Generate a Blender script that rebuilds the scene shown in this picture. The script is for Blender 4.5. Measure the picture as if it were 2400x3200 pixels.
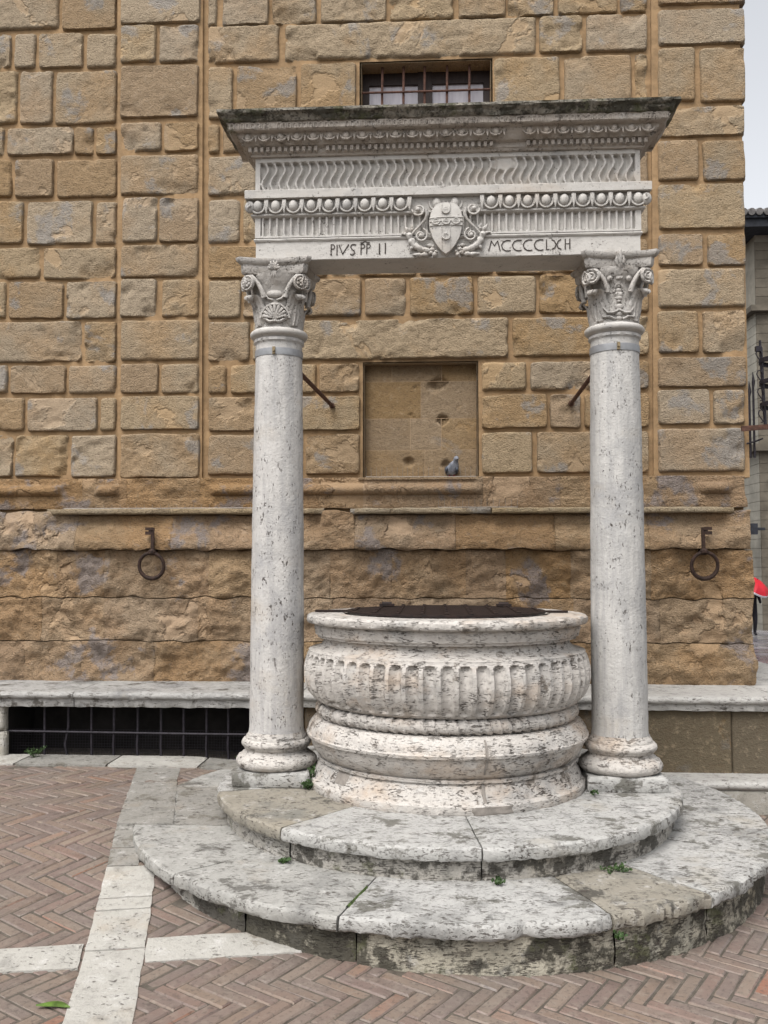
import bpy, math, random
from mathutils import Vector, Matrix, noise
random.seed(7)
for o in list(bpy.data.objects): bpy.data.objects.remove(o)
S = bpy.context.scene
COL = S.collection
R = math.radians

# ---------------------------------------------------------------- camera, sky, sun, exposure
cam_d = bpy.data.cameras.new('camera'); cam = bpy.data.objects.new('camera', cam_d); COL.objects.link(cam)
cam.location = (0, 0, 1.6); cam.rotation_euler = (R(93.2), 0, R(3.26))
cam_d.sensor_width = 36; cam_d.lens = 36 * 2850 / 3200; cam_d.clip_start = .05; cam_d.clip_end = 2000
S.camera = cam
W = bpy.data.worlds.new('World'); S.world = W; W.use_nodes = True
wn = W.node_tree; wn.nodes.clear()
sky = wn.nodes.new('ShaderNodeTexSky'); sky.sky_type = 'NISHITA'; sky.sun_disc = False
SUN_EL, SUN_AZ = R(58), R(205)          # azimuth clockwise from +Y
sky.sun_elevation = SUN_EL; sky.sun_rotation = SUN_AZ
sky.air_density = 1.0; sky.dust_density = 4.0; sky.ozone_density = 1.0
hs = wn.nodes.new('ShaderNodeHueSaturation'); hs.inputs['Saturation'].default_value = .16
bg = wn.nodes.new('ShaderNodeBackground'); bg.inputs['Strength'].default_value = .15
wo = wn.nodes.new('ShaderNodeOutputWorld')
wn.links.new(sky.outputs[0], hs.inputs['Color']); wn.links.new(hs.outputs[0], bg.inputs['Color']); wn.links.new(bg.outputs[0], wo.inputs[0])
sd = bpy.data.lights.new('sun', 'SUN'); sd.energy = 1.3; sd.angle = R(35); sd.color = (1, .965, .92)
so = bpy.data.objects.new('sun', sd); COL.objects.link(so)
sv = Vector((math.sin(SUN_AZ) * math.cos(SUN_EL), math.cos(SUN_AZ) * math.cos(SUN_EL), math.sin(SUN_EL)))
so.rotation_euler = sv.to_track_quat('Z', 'Y').to_euler(); so.location = (-3, -6, 9)
S.view_settings.view_transform = 'Standard'; S.view_settings.look = 'None'
S.view_settings.exposure = 0.86; S.view_settings.gamma = 1
S.view_settings.use_curve_mapping = False
S.render.engine = 'CYCLES'
S.cycles.max_bounces = 5; S.cycles.diffuse_bounces = 3; S.cycles.glossy_bounces = 2; S.cycles.caustics_reflective = False; S.cycles.caustics_refractive = False

# ---------------------------------------------------------------- helpers
def fb(x, y, z, o=4): return noise.fractal(Vector((x, y, z)), 1.0, 2.0, o)
def nz(x, y, z): return noise.noise(Vector((x, y, z)))
def ss(a, b, t):
    t = min(1, max(0, (t - a) / (b - a))); return t * t * (3 - 2 * t)
def lerp(a, b, t): return a + (b - a) * t

class MB:
    def __init__(s): s.v = []; s.f = []
    def grid(s, P, close_u=False, close_v=False):
        n = len(P); m = len(P[0]); b = len(s.v)
        for r in P: s.v += r
        for i in range(n if close_u else n - 1):
            for j in range(m if close_v else m - 1):
                i2 = (i + 1) % n; j2 = (j + 1) % m
                s.f.append((b + i * m + j, b + i2 * m + j, b + i2 * m + j2, b + i * m + j2))
        return s
    def box(s, a, c):
        (x0, y0, z0), (x1, y1, z1) = a, c; b = len(s.v)
        s.v += [(x0, y0, z0), (x1, y0, z0), (x1, y1, z0), (x0, y1, z0), (x0, y0, z1), (x1, y0, z1), (x1, y1, z1), (x0, y1, z1)]
        s.f += [tuple(b + i for i in q) for q in ((3, 2, 1, 0), (4, 5, 6, 7), (0, 1, 5, 4), (1, 2, 6, 5), (2, 3, 7, 6), (3, 0, 4, 7))]
        return s
    def prism(s, poly, y0, y1):          # polygon in XZ (counter-clockwise seen from -Y), extruded along Y
        b = len(s.v); n = len(poly)
        s.v += [(x, y0, z) for x, z in poly] + [(x, y1, z) for x, z in poly]
        s.f.append(tuple(b + i for i in range(n))); s.f.append(tuple(b + n + i for i in reversed(range(n))))
        for i in range(n):
            j = (i + 1) % n; s.f.append((b + j, b + i, b + n + i, b + n + j))
        return s
    def slab(s, poly, z0, z1):           # polygon in XY, extruded along Z
        b = len(s.v); n = len(poly)
        s.v += [(x, y, z1) for x, y in poly] + [(x, y, z0) for x, y in poly]
        s.f.append(tuple(b + i for i in range(n))); s.f.append(tuple(b + n + i for i in reversed(range(n))))
        for i in range(n):
            j = (i + 1) % n; s.f.append((b + i, b + n + i, b + n + j, b + j))
        return s
    def tube(s, pts, r, n=6, caps=True, flat=1.0):
        pts = [Vector(p) for p in pts]; m = len(pts); b = len(s.v); ref = None
        for i, p in enumerate(pts):
            t = (pts[min(i + 1, m - 1)] - pts[max(i - 1, 0)]).normalized()
            if ref is None: ref = Vector((0, 0, 1)) if abs(t.z) < .9 else Vector((0, 1, 0))
            u = t.cross(ref)
            if u.length < 1e-5: u = t.orthogonal()
            u.normalize(); w = u.cross(t).normalized(); ref = w
            rr = r[i] if isinstance(r, (list, tuple)) else r
            for k in range(n):
                a = 2 * math.pi * k / n; q = p + u * math.cos(a) * rr + w * math.sin(a) * rr * flat
                s.v.append(tuple(q))
        for i in range(m - 1):
            for k in range(n):
                k2 = (k + 1) % n
                s.f.append((b + i * n + k, b + i * n + k2, b + (i + 1) * n + k2, b + (i + 1) * n + k))
        if caps:
            s.f.append(tuple(b + k for k in reversed(range(n)))); s.f.append(tuple(b + (m - 1) * n + k for k in range(n)))
        return s
    def lathe(s, prof, n, c=(0, 0), fn=None, z=0, a0=0, a1=None):
        full = a1 is None; P = []
        for i in range(n if full else n + 1):
            a = a0 + ((2 * math.pi) if full else (a1 - a0)) * i / n
            row = []
            for r, h in prof:
                rr = r + (fn(a, r, h) if fn else 0)
                row.append((c[0] + rr * math.cos(a), c[1] + rr * math.sin(a), z + h))
            P.append(row)
        return s.grid(P, close_u=full)
    def ell(s, c, rx, ry, rz, nu=10, nv=7, M=None):
        P = []
        for i in range(nu):
            a = 2 * math.pi * i / nu; row = []
            for j in range(nv):
                t = -math.pi / 2 + math.pi * j / (nv - 1)
                q = Vector((rx * math.cos(t) * math.cos(a), ry * math.cos(t) * math.sin(a), rz * math.sin(t)))
                if M: q = M @ q
                row.append((c[0] + q.x, c[1] + q.y, c[2] + q.z))
            P.append(row)
        return s.grid(P, close_u=True)
    def move(s, M, i0=0):
        for i in range(i0, len(s.v)): s.v[i] = tuple(M @ Vector(s.v[i]))
        return s
    def mesh(s, name, mat, smooth=True, sharp=40):
        me = bpy.data.meshes.new(name); me.from_pydata(s.v, [], s.f)
        if mat: me.materials.append(mat)
        if smooth:
            me.polygons.foreach_set('use_smooth', [True] * len(me.polygons))
            if sharp: me.set_sharp_from_angle(angle=R(sharp))
        me.update(); return me

def link(name, data, parent=None, loc=None):
    o = bpy.data.objects.new(name, data); COL.objects.link(o)
    if loc is not None: o.location = loc
    if parent is not None:
        o.parent = parent
        o.matrix_parent_inverse = Matrix.Translation(-Vector(parent.location))
    return o
def obj(name, mb, mat, parent=None, smooth=True, sharp=40): return link(name, mb.mesh(name, mat, smooth, sharp), parent)
def tag(o, label, cat, group=None):
    o['label'] = label; o['category'] = cat
    if group: o['group'] = group
    return o
def thing(name, label, cat, loc, group=None):
    o = bpy.data.objects.new(name, None); COL.objects.link(o); o.location = loc; o.empty_display_size = .2
    return tag(o, label, cat, group)
def struct(o): o['kind'] = 'structure'; return o

# ---------------------------------------------------------------- materials
class NT:
    def __init__(s, name, rough=.9):
        s.m = bpy.data.materials.new(name); s.m.use_nodes = True; s.t = s.m.node_tree
        s.b = s.t.nodes['Principled BSDF']; s.b.inputs['Roughness'].default_value = rough
        s.b.inputs['Specular IOR Level'].default_value = .3
        s.pos = s.N('ShaderNodeNewGeometry').outputs['Position']
        s.rnd = s.N('ShaderNodeObjectInfo').outputs['Random']
    def set(s, sock, v):
        if isinstance(v, bpy.types.NodeSocket): s.t.links.new(v, sock)
        else:
            if hasattr(sock.default_value, '__len__') and len(sock.default_value) == 4 and len(v) == 3: v = (*v, 1)
            sock.default_value = v
    def N(s, ty, ins={}, **kw):
        n = s.t.nodes.new(ty)
        for k, v in kw.items(): setattr(n, k, v)
        for k, v in ins.items(): s.set(n.inputs[k], v)
        return n
    def vec(s, sc, off=(0, 0, 0)):
        a = s.N('ShaderNodeVectorMath', {0: s.pos, 1: sc}, operation='MULTIPLY').outputs[0]
        return s.N('ShaderNodeVectorMath', {0: a, 1: off}, operation='ADD').outputs[0]
    def noise(s, sc=1, det=5, ro=.55, st=(1, 1, 1), off=(0, 0, 0), dist=0):
        return s.N('ShaderNodeTexNoise', {'Vector': s.vec(st, off), 'Scale': sc, 'Detail': det, 'Roughness': ro, 'Distortion': dist}).outputs['Fac']
    def mr(s, f, a, b, c=0, d=1): return s.N('ShaderNodeMapRange', {0: f, 1: a, 2: b, 3: c, 4: d}).outputs[0]
    def mth(s, op, a, b=0): return s.N('ShaderNodeMath', {0: a, 1: b}, operation=op).outputs[0]
    def mix(s, f, a, b, bl='MIX'):
        n = s.N('ShaderNodeMix', data_type='RGBA', blend_type=bl); s.set(n.inputs[0], f); s.set(n.inputs[6], a); s.set(n.inputs[7], b); return n.outputs[2]
    def bump(s, h, st=.5, d=.01, prev=None):
        n = s.N('ShaderNodeBump', {'Height': h, 'Strength': st, 'Distance': d})
        if prev: s.set(n.inputs['Normal'], prev)
        return n.outputs[0]
    def done(s, col, nor=None, rough=None):
        s.set(s.b.inputs['Base Color'], col)
        if nor: s.set(s.b.inputs['Normal'], nor)
        if rough is not None: s.set(s.b.inputs['Roughness'], rough)
        return s.m

AL = .67          # common albedo scale of the stones
def sc_(c, k): return tuple(q * k for q in c)
def sandstone(name, ochre, tan, grey, rep, greyamt=.5, repamt=.5, bump=.7, val=1.0, perobj=True, fs=1.0):
    t = NT(name, .92); k = AL * val
    ochre, tan, grey, rep = (sc_(q, k) for q in (ochre, tan, grey, rep))
    t.pos0 = t.pos
    n1 = t.noise(2.4, 5, .62)
    c = t.mix(t.mr(t.mth('ADD', n1, t.mr(t.rnd, 0, 1, -.17, .17)), .40, .6), ochre, tan)
    if perobj:
        off = t.N('ShaderNodeCombineXYZ', {0: t.mth('MULTIPLY', t.rnd, 37.), 1: t.mth('MULTIPLY', t.rnd, 11.), 2: 0.}).outputs[0]
        t.pos = t.N('ShaderNodeVectorMath', {0: t.pos0, 1: off}, operation='ADD').outputs[0]
    g = t.noise(2.7, 6, .62, off=(3, 8, 1), dist=.3)
    lo = .66 - .16 * greyamt
    gm = t.mr(g, lo, lo + .05); c = t.mix(t.mth('MULTIPLY', gm, .8), c, grey)
    r = t.noise(2.3, 5, .55, off=(9, 2, 5), dist=.25)
    lo = .68 - .16 * repamt
    rm = t.mr(r, lo, lo + .03); c = t.mix(t.mth('MULTIPLY', rm, .8), c, rep)
    t.pos = t.pos0
    keep = t.mr(rm, 0, 1, 1, .4)
    med = t.noise(19 * fs, 4, .68, st=(1, 1, 1.3), off=(4, 4, 4))
    c = t.mix(t.mth('MULTIPLY', t.mr(med, .30, .46, .42, 0), keep), c, sc_((.16, .11, .065), AL))
    c = t.mix(t.mth('MULTIPLY', t.mr(med, .55, .7, 0, .45), keep), c, sc_((.50, .38, .245), k))
    fine = t.noise(75, 2.5, .65, st=(1, 1, 1.5))
    c = t.mix(t.mth('MULTIPLY', t.mr(fine, .34, .45, .62, 0), keep), c, sc_((.12, .08, .048), AL))
    hv = t.N('ShaderNodeHueSaturation', {'Color': c, 'Value': t.mr(t.rnd, 0, 1, .88, 1.12), 'Saturation': t.mr(t.mth('FRACT', t.mth('MULTIPLY', t.rnd, 7.3)), 0, 1, .82, 1.05)}).outputs[0]
    h = t.mth('ADD', t.mth('MULTIPLY', med, 1.3), t.mth('MULTIPLY', fine, .8))
    h = t.mth('ADD', h, t.mth('MULTIPLY', n1, .6))
    h = t.mth('MULTIPLY', h, keep)
    return t.done(hv, t.bump(h, bump, .022))

def travertine(name, base=(.60, .565, .515), grey=(.40, .385, .365), warm=(.55, .44, .34), pit=(7, 7, 34), pitamt=.5, greyamt=.5, warmamt=.4,
               stain=0., staincol=(.055, .05, .042), bump=.6, rough=.75, moss=0., dirt=.5, p1=4.5, p2=1.6, streak=0):
    t = NT(name, rough); base, grey, warm = (sc_(q, AL) for q in (base, grey, warm))
    big = t.noise(3.2, 6, .64)
    c = t.mix(t.mr(big, .66 - .22 * greyamt, .76 - .12 * greyamt), base, grey)
    wm = t.noise(2.3, 5, .62, off=(5, 1, 9), st=(1, 1, 1.6))
    c = t.mix(t.mth('MULTIPLY', t.mr(wm, .66 - .2 * warmamt, .76 - .12 * warmamt), .7), c, warm)
    mid = t.noise(11, 5, .72, off=(2, 2, 2))
    c = t.mix(t.mr(mid, .55, .70, .0, .6), c, sc_((.74, .72, .69), AL))
    c = t.mix(t.mr(mid, .30, .45, dirt, 0), c, sc_(grey, .55))
    if stain:
        sn = t.mth('ADD', t.mth('MULTIPLY', t.noise(3.8, 6, .68, off=(8, 3, 3)), .62), t.mth('MULTIPLY', mid, .38))
        sm = t.mr(sn, .60 - .17 * stain, .64 - .15 * stain); c = t.mix(t.mth('MULTIPLY', sm, .9), c, sc_(staincol, 1.0))
    if moss:
        mm = t.mr(t.noise(4.3, 6, .7, off=(3, 9, 4)), .64 - .16 * moss, .70 - .15 * moss); c = t.mix(t.mth('MULTIPLY', mm, .75), c, (.07, .072, .035))
    if streak: c = t.mix(t.mth('MULTIPLY', t.mr(t.noise(1, 4, .65, st=(17, 17, 1.5), off=(2, 5, 1)), .44, .62), streak), c, sc_(grey, .88))
    p = t.noise(1, 2.5, .6, st=tuple(p1 * q for q in pit), off=(3, 3, 3))
    q2 = t.noise(1, 3, .6, st=tuple(p2 * q for q in pit), off=(6, 1, 3))
    gate = t.mr(big, .35, .55)
    pv = t.noise(1, 3, .65, st=(14, 14, 14), off=(8, 2, 7))          # pits come in clusters and differ in depth
    w = t.mth('ADD', p, t.mr(pv, .3, .7, .09, -.06)); w2 = t.mth('ADD', q2, t.mr(pv, .3, .7, .07, -.05))
    pm = t.mth('MAXIMUM', t.mr(w, .31 + .09 * pitamt, .40 + .09 * pitamt, 1, 0), t.mr(w2, .29 + .09 * pitamt, .36 + .09 * pitamt, 1, 0))
    pm = t.mth('MULTIPLY', pm, t.mr(gate, 0, 1, .35, 1))
    c = t.mix(t.mth('MULTIPLY', pm, t.mr(pv, .35, .65, .5, .95)), c, (.06, .05, .042))
    h = t.mth('SUBTRACT', t.mth('MULTIPLY', mid, .7), t.mth('MULTIPLY', pm, .8))
    h = t.mth('ADD', h, t.mth('MULTIPLY', t.noise(70, 2.5, .65), .4))
    return t.done(c, t.bump(h, bump, .014), t.mr(big, .3, .7, rough - .15, rough + .1))

def plain(name, col, rough=.8, metal=0, var=.25, sc=20, bump=.3, bd=.004, st=(1, 1, 1), col2=None):
    t = NT(name, rough); t.b.inputs['Metallic'].default_value = metal
    n = t.noise(sc, 4, .65, st=st)
    c = t.mix(t.mr(n, .35, .68), tuple(q * (1 - var) for q in col), col2 or tuple(min(1, q * (1 + var)) for q in col))
    return t.done(c, t.bump(t.noise(sc * 3, 2, .6, st=st, off=(2, 2, 2)), bump, bd))

OC = (.405, .274, .146); TN = (.385, .296, .19); GY = (.318, .292, .262); RP = (.455, .318, .182)
M_block = sandstone('sandstone_ashlar', OC, TN, GY, RP, .5, .45, .65)
M_pil = sandstone('sandstone_pilaster', OC, TN, GY, RP, .58, .55, .65)
M_rough = sandstone('sandstone_rough', (.405, .252, .125), (.375, .26, .15), (.29, .25, .238), (.445, .296, .165), .56, .62, 1.0, 1.0, False)
M_ledge = sandstone('sandstone_ledge_pale', (.40, .30, .175), (.40, .325, .22), (.35, .325, .29), (.43, .32, .20), .45, .4, .8)
M_joint = plain('sand_mortar', (.27, .178, .096), .95, 0, .22, 9, .5, .01)
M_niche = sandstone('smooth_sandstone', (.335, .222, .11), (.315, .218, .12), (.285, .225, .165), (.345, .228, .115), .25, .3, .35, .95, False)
M_njoint = plain('pale_niche_mortar', (.30, .215, .135), .95, 0, .15, 12, .3)
M_tw = travertine('travertine_white', pitamt=.35, greyamt=.35, warmamt=.55)
M_well = travertine('travertine_wellhead', (.63, .59, .545), (.41, .395, .375), (.55, .42, .31), (9, 9, 36), .36, .55, .78, .22, (.13, .11, .09), .8, dirt=.5)
M_shaft = travertine('travertine_shaft', (.645, .62, .59), (.47, .46, .455), (.59, .525, .45), (30, 30, 13), -.08, .6, .5, 0, dirt=.3, streak=.6, p1=3.4, p2=1.2)
M_shaftg = travertine('travertine_shaft_grey', (.635, .615, .585), (.45, .445, .44), (.57, .52, .45), (30, 30, 13), -.15, .66, .42, 0, dirt=.3, streak=.6, p1=3.4, p2=1.2)
M_step = travertine('travertine_step_white', (.52, .51, .485), (.32, .315, .30), (.43, .395, .33), (10, 26, 22), .5, .62, .42, .42, (.105, .10, .085), dirt=.75)
M_stepg = travertine('travertine_step_grey', (.44, .43, .40), (.27, .265, .25), (.42, .365, .29), (10, 24, 22), .35, .6, .45, .36, (.10, .095, .085), dirt=.45)
M_stepb = travertine('travertine_step_brown', (.34, .31, .255), (.25, .24, .21), (.36, .315, .24), (9, 14, 20), .3, .5, .3, .22)
M_riser = travertine('travertine_riser_lichen', (.50, .47, .42), (.30, .29, .26), (.42, .36, .26), (8, 8, 40), .5, .6, .5, .6, (.045, .041, .033), .8, .8, .3)
M_riserL = travertine('travertine_riser_blackened', (.50, .46, .37), (.29, .28, .235), (.42, .355, .23), (8, 8, 40), .5, .6, .5, .8, (.032, .029, .021), .9, .85, .5)
M_marb = travertine('marble_carved', (.65, .62, .58), (.48, .465, .45), (.60, .525, .445), (20, 20, 22), -.2, .42, .6, 0, bump=.35, dirt=.25)
M_cap = travertine('marble_capital', (.585, .55, .51), (.40, .385, .365), (.52, .45, .38), (24, 24, 22), .15, .62, .55, .12, (.14, .125, .11), .7, dirt=.55)
M_marbd = travertine('marble_cornice', (.55, .49, .43), (.39, .355, .32), (.48, .39, .31), (18, 18, 24), .1, .55, .5, .3, (.12, .10, .08), .6, .85, .1)
M_moss = travertine('cornice_edge_moss', (.33, .30, .25), (.20, .19, .16), (.27, .23, .18), (18, 18, 24), .4, .6, .4, .75, (.05, .047, .035), .9, .9, .7)
M_bench = travertine('travertine_bench', (.43, .42, .40), (.27, .265, .26), (.40, .365, .31), (8, 26, 26), .3, .6, .3, .35, (.07, .062, .052))
M_benchR = travertine('travertine_bench_pale', (.56, .54, .505), (.40, .39, .37), (.48, .43, .36), (9, 26, 26), .2, .45, .3, .12, (.07, .062, .052))
M_kerb = travertine('travertine_kerb', (.45, .425, .37), (.33, .315, .28), (.40, .35, .27), (10, 26, 26), .1, .55, .5, .2, (.12, .105, .085))
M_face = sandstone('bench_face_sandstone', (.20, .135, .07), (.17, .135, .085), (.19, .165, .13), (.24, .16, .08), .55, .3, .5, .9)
M_pave = travertine('paving_travertine', (.52, .50, .455), (.37, .355, .325), (.47, .40, .31), (10, 14, 20), -.1, .5, .5, .15, (.2, .18, .15), .6, .6, dirt=.5)
M_paveg = travertine('paving_travertine_grey', (.34, .325, .295), (.23, .225, .205), (.34, .29, .23), (10, 14, 20), .1, .6, .4, .4, (.13, .12, .1), .7, .6)
M_mort = plain('cement_mortar', (.20, .18, .16), .9, 0, .18, 25, .4)
M_lid = plain('dark_iron_lid', (.014, .010, .010), .6, .2, .5, 30, .4, .003, col2=(.030, .017, .014))
M_iron = plain('rusty_iron', (.030, .019, .015), .75, .2, .5, 40, .5, .003, col2=(.055, .030, .022))
M_ironk = plain('dark_wrought_iron', (.022, .019, .024), .55, .3, .4, 40, .3, .002)
M_rod = plain('rust_tie_rod', (.085, .042, .03), .8, .1, .4, 30, .5, .003)
M_band = plain('grey_steel_band', (.25, .255, .265), .5, .35, .12, 20, .1)
M_bolt = plain('brass_bolt', (.22, .17, .10), .5, .5, .3, 50, .2)
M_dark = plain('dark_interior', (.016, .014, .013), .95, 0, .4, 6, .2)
M_wood = plain('dark_window_wood', (.028, .018, .016), .6, 0, .35, 12, .3, .002, (8, 1, 1))
M_leaf = plain('weed_leaf', (.028, .062, .014), .6, 0, .5, 30, .1, col2=(.045, .085, .022))
M_letter = plain('incised_letter', (.06, .05, .045), .95, 0, .35, 60, .2)
M_mossg = plain('joint_moss', (.06, .09, .025), .95, 0, .5, 40, .8, .006)
def brickmat():
    t = NT('paving_brick', .6)
    isl = t.N('ShaderNodeNewGeometry').outputs['Random Per Island']
    r = t.mth('FRACT', t.mth('ADD', t.rnd, isl))
    cr = t.N('ShaderNodeValToRGB', {0: r}); e = cr.color_ramp.elements
    cols = [(0, (.172, .118, .096)), (.2, (.152, .112, .098)), (.42, (.182, .134, .102)), (.6, (.142, .110, .098)), (.78, (.168, .126, .104)), (.95, (.195, .152, .12)), (1, (.215, .105, .07))]
    while len(e) < len(cols): e.new(.5)
    for q, (p, c) in zip(e, cols): q.position = p; q.color = (*c, 1)
    c = cr.outputs[0]
    c = t.mix(t.mr(t.noise(2.2, 5, .65), .4, .65, 0, .55), c, (.145, .127, .112))
    c = t.mix(t.mr(t.noise(26, 4, .7, off=(3, 3, 3)), .5, .72, 0, .55), c, (.225, .192, .16))
    c = t.mix(t.mr(t.noise(60, 2, .6), .34, .44, .55, 0), c, (.07, .058, .05))
    return t.done(c, t.bump(t.noise(60, 3, .65), .4, .006), t.mr(t.noise(3, 4, .6, off=(4, 8, 1)), .35, .65, .38, .68))
M_brick = brickmat()
M_bed = plain('brick_joint_bed', (.085, .072, .058), .9, 0, .3, 18, .5, .006)
def glassmat():
    t = NT('curtained_pane', .25); t.b.inputs['Specular IOR Level'].default_value = .5
    return t.done(t.mix(t.mr(t.noise(5, 3, .5, st=(6, 1, 1)), .35, .65), (.33, .31, .35), (.42, .40, .44)))
M_pane = glassmat()
def wetmat():
    t = NT('wet_flagstones', .2); t.b.inputs['Specular IOR Level'].default_value = .5
    c = t.mix(t.mr(t.noise(.8, 6, .6, st=(1, .6, 1)), .4, .62), (.10, .095, .11), (.26, .25, .26))
    return t.done(c, t.bump(t.noise(2.2, 5, .6), .5, .03), t.mr(t.noise(1.3, 4, .6, off=(3, 1, 1)), .35, .65, .08, .4))
M_wet = wetmat()
M_far_shaded = plain('far_stone_shaded', (.115, .10, .078), .95, 0, .3, 1.3, .3, .02)  # house front: shade of the turned-away face painted into the stone colour
M_far_lit = plain('far_stone_lit', (.27, .255, .215), .95, 0, .18, 1.3, .3, .02)  # same house, side face: stone painted paler to look lit
M_farm = plain('far_mortar', (.25, .23, .19), .95, 0, .15, 3, .2)
M_tile = plain('roof_tile_wet', (.16, .15, .145), .4, 0, .4, 6, .3)
M_eave = plain('dark_eave_wood', (.02, .022, .028), .8, 0, .4, 6, .3)
M_red = plain('red_umbrella_cloth', (.42, .010, .022), .5, 0, .1, 5, .1)
M_trim = plain('pale_umbrella_edge', (.5, .48, .52), .6, 0, .1, 5, .1)
M_coat = plain('dark_coat', (.012, .011, .015), .85, 0, .3, 8, .3)
M_skin = plain('skin', (.42, .25, .18), .6, 0, .1, 8, .1)
M_hair = plain('dark_hair', (.02, .014, .01), .6, 0, .3, 30, .3)
M_redc = plain('crimson_bag_cloth', (.30, .012, .035), .7, 0, .2, 8, .2)
M_bird = plain('pigeon_feathers', (.15, .17, .21), .7, 0, .45, 25, .3, col2=(.28, .29, .33))
M_birdd = plain('pigeon_dark_feathers', (.05, .06, .08), .7, 0, .3, 25, .3)
M_wire = plain('spike_wire', (.22, .20, .18), .4, .4, .1, 30, .1)
M_gleaf = plain('fallen_leaf', (.07, .12, .02), .6, 0, .4, 30, .2)
M_paper = plain('paper_scrap', (.62, .61, .6), .8, 0, .08, 20, .1)

# ---------------------------------------------------------------- ground
WX, WY = .055, 5.33                      # axis of the well
def G(x, y):
    xc = min(3.2, max(-3.2, x)); t = ss(3.4, 5.2, y)
    z = lerp(-.03 * xc, min(.215, .1 - .066 * xc), t)
    if y > 6.6 and x > 2.2: z -= (min(y, 60) - 6.6) * .027 * ss(2.2, 3.2, x)
    return z
def sheet(xs, ys, dz):
    return MB().grid([[(x, y, G(x, y) + dz) for y in ys] for x in xs])
fr = lambda a, b, s: [a + i * s for i in range(int(round((b - a) / s)) + 1)]
struct(obj('ground', sheet([-400, -120, -40, -15, -8] + fr(-5, 5, .25) + [6, 8, 12, 20, 40, 120, 400], [-300, -80, -20, -5, 0] + fr(1, 7, .25) + [8, 10, 14, 20, 30, 45, 60, 120, 400], -.03), M_bed))
struct(obj('street', sheet(fr(2.98, 24, .5), fr(6.7, 44, .8), -.012), M_wet))
pavement = struct(obj('pavement', sheet(fr(-4.4, 3.6, .1), fr(1.8, 6.45, .1), -.0065), M_bed))

# herringbone paving: the grid of the square is turned by about 14 degrees to the wall
PA = R(14.0); BW, BL = .060, .240
ca, sa = math.cos(PA), math.sin(PA)
def brick_mesh(i):
    mb = MB(); l, w = BL - .006, BW - .0055; rnd = random.Random(i); xs = [-l / 2, -l / 2 + .006, -l / 6, l / 6, l / 2 - .006, l / 2]
    P = []
    for x in xs:
        e = abs(x) > l / 2 - .004; row = []
        for y, zz in ((-w / 2, -.03), (-w / 2, -.006), (-w / 2 + .006, 0), (w / 2 - .006, 0), (w / 2, -.006), (w / 2, -.03)):
            yy = y + rnd.uniform(-.0012, .0012)
            if e and zz > -.02: zz -= .005
            row.append((x + (rnd.uniform(-.0015, .0015) if e else 0), yy, zz + rnd.uniform(-.0014, .0010)))
        P.append(row)
    mb.grid(P); b = 0
    mb.f.append(tuple(range(6))); mb.f.append(tuple(30 + k for k in reversed(range(6))))
    return mb
BMB = [brick_mesh(i) for i in range(8)]
BME = [m.mesh('brick', M_brick, True, 35) for m in BMB]
from math import sin, cos
# stone strips of the square: local frame (p along the cross strip, q along the long strip)
def toPQ(x, y): return (x * ca + y * sa, -x * sa + y * ca)
def toXY(p, q): return (p * ca - q * sa, p * sa + q * ca)
P0a, Q0a = toPQ(-1.399, 3.638); P1a, _ = toPQ(-1.171, 3.684)          # long strip between P0a and P1a
_, C0 = toPQ(-1.654, 3.458); _, C1 = toPQ(-1.742, 3.637)                # cross strip between C0 and C1
fwv = Vector((-sin(R(3.26)) * cos(R(3.2)), cos(R(3.26)) * cos(R(3.2)), sin(R(3.2)))); rtv = Vector((cos(R(3.26)), sin(R(3.26)), 0)); upv = rtv.cross(fwv)
bricks = []
s2 = math.sqrt(.5)
for k in range(-70, 70):
    for m in range(-16, 17):
        for v in (0, 1):
            u0 = k * BW + m * 2 * BL; v0 = k * BW
            if v == 0: uc, vc, an = u0 + BL / 2, v0 + BW / 2, 0
            else: uc, vc, an = u0 + BW / 2, v0 + BW + BL / 2, math.pi / 2
            p = (uc + vc) * s2; q = (vc - uc) * s2 + 3.55
            x, y = toXY(p - .2, q)
            if not (-4.2 < x < 3.4 and 2.0 < y < 6.2): continue
            if math.hypot(x - WX, y - WY) < 1.62: continue
            if P0a + .09 < p - .2 < P1a - .09 or C0 + .09 < q < C1 - .09: continue
            if p - .2 > P0a + .1 and x < -.6 and 4.98 < y < 5.65: continue
            d = Vector((x, y, G(x, y) - 1.6)); dz = d.dot(fwv)
            sx = d.dot(rtv) / dz * 2850; sy = d.dot(upv) / dz * 2850
            vis = dz > .5 and abs(sx) < 1260 and abs(sy) < 1660
            if not vis and (abs(sx) > 3600 or dz < .3): continue
            bricks.append((0 if vis else 1, dz, x, y, an - math.pi / 4 + PA))
bricks.sort()
rest = MB(); rb = random.Random(3)
for i, (nv, dz, x, y, a) in enumerate(bricks):
    n = Vector((-(G(x + .05, y) - G(x - .05, y)) / .1, -(G(x, y + .05) - G(x, y - .05)) / .1, 1)).normalized()
    u = Vector((cos(a), sin(a), 0)); u = (u - n * u.dot(n)).normalized(); w = n.cross(u)
    M = Matrix((( u.x, w.x, n.x, x), (u.y, w.y, n.y, y), (u.z, w.z, n.z, G(x, y) + rb.uniform(-.005, .0015)), (0, 0, 0, 1)))
    if i < 296:
        o = bpy.data.objects.new('brick', BME[i % 8]); COL.objects.link(o); o.parent = pavement; o.matrix_basis = M
    else:
        src = BMB[i % 8]; b = len(rest.v)
        rest.v += [tuple(M @ Vector(q)) for q in src.v]; rest.f += [tuple(b + j for j in f) for f in src.f]
o = obj('brick_paving', rest, M_brick, pavement, True, 35); o['kind'] = 'stuff'

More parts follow.
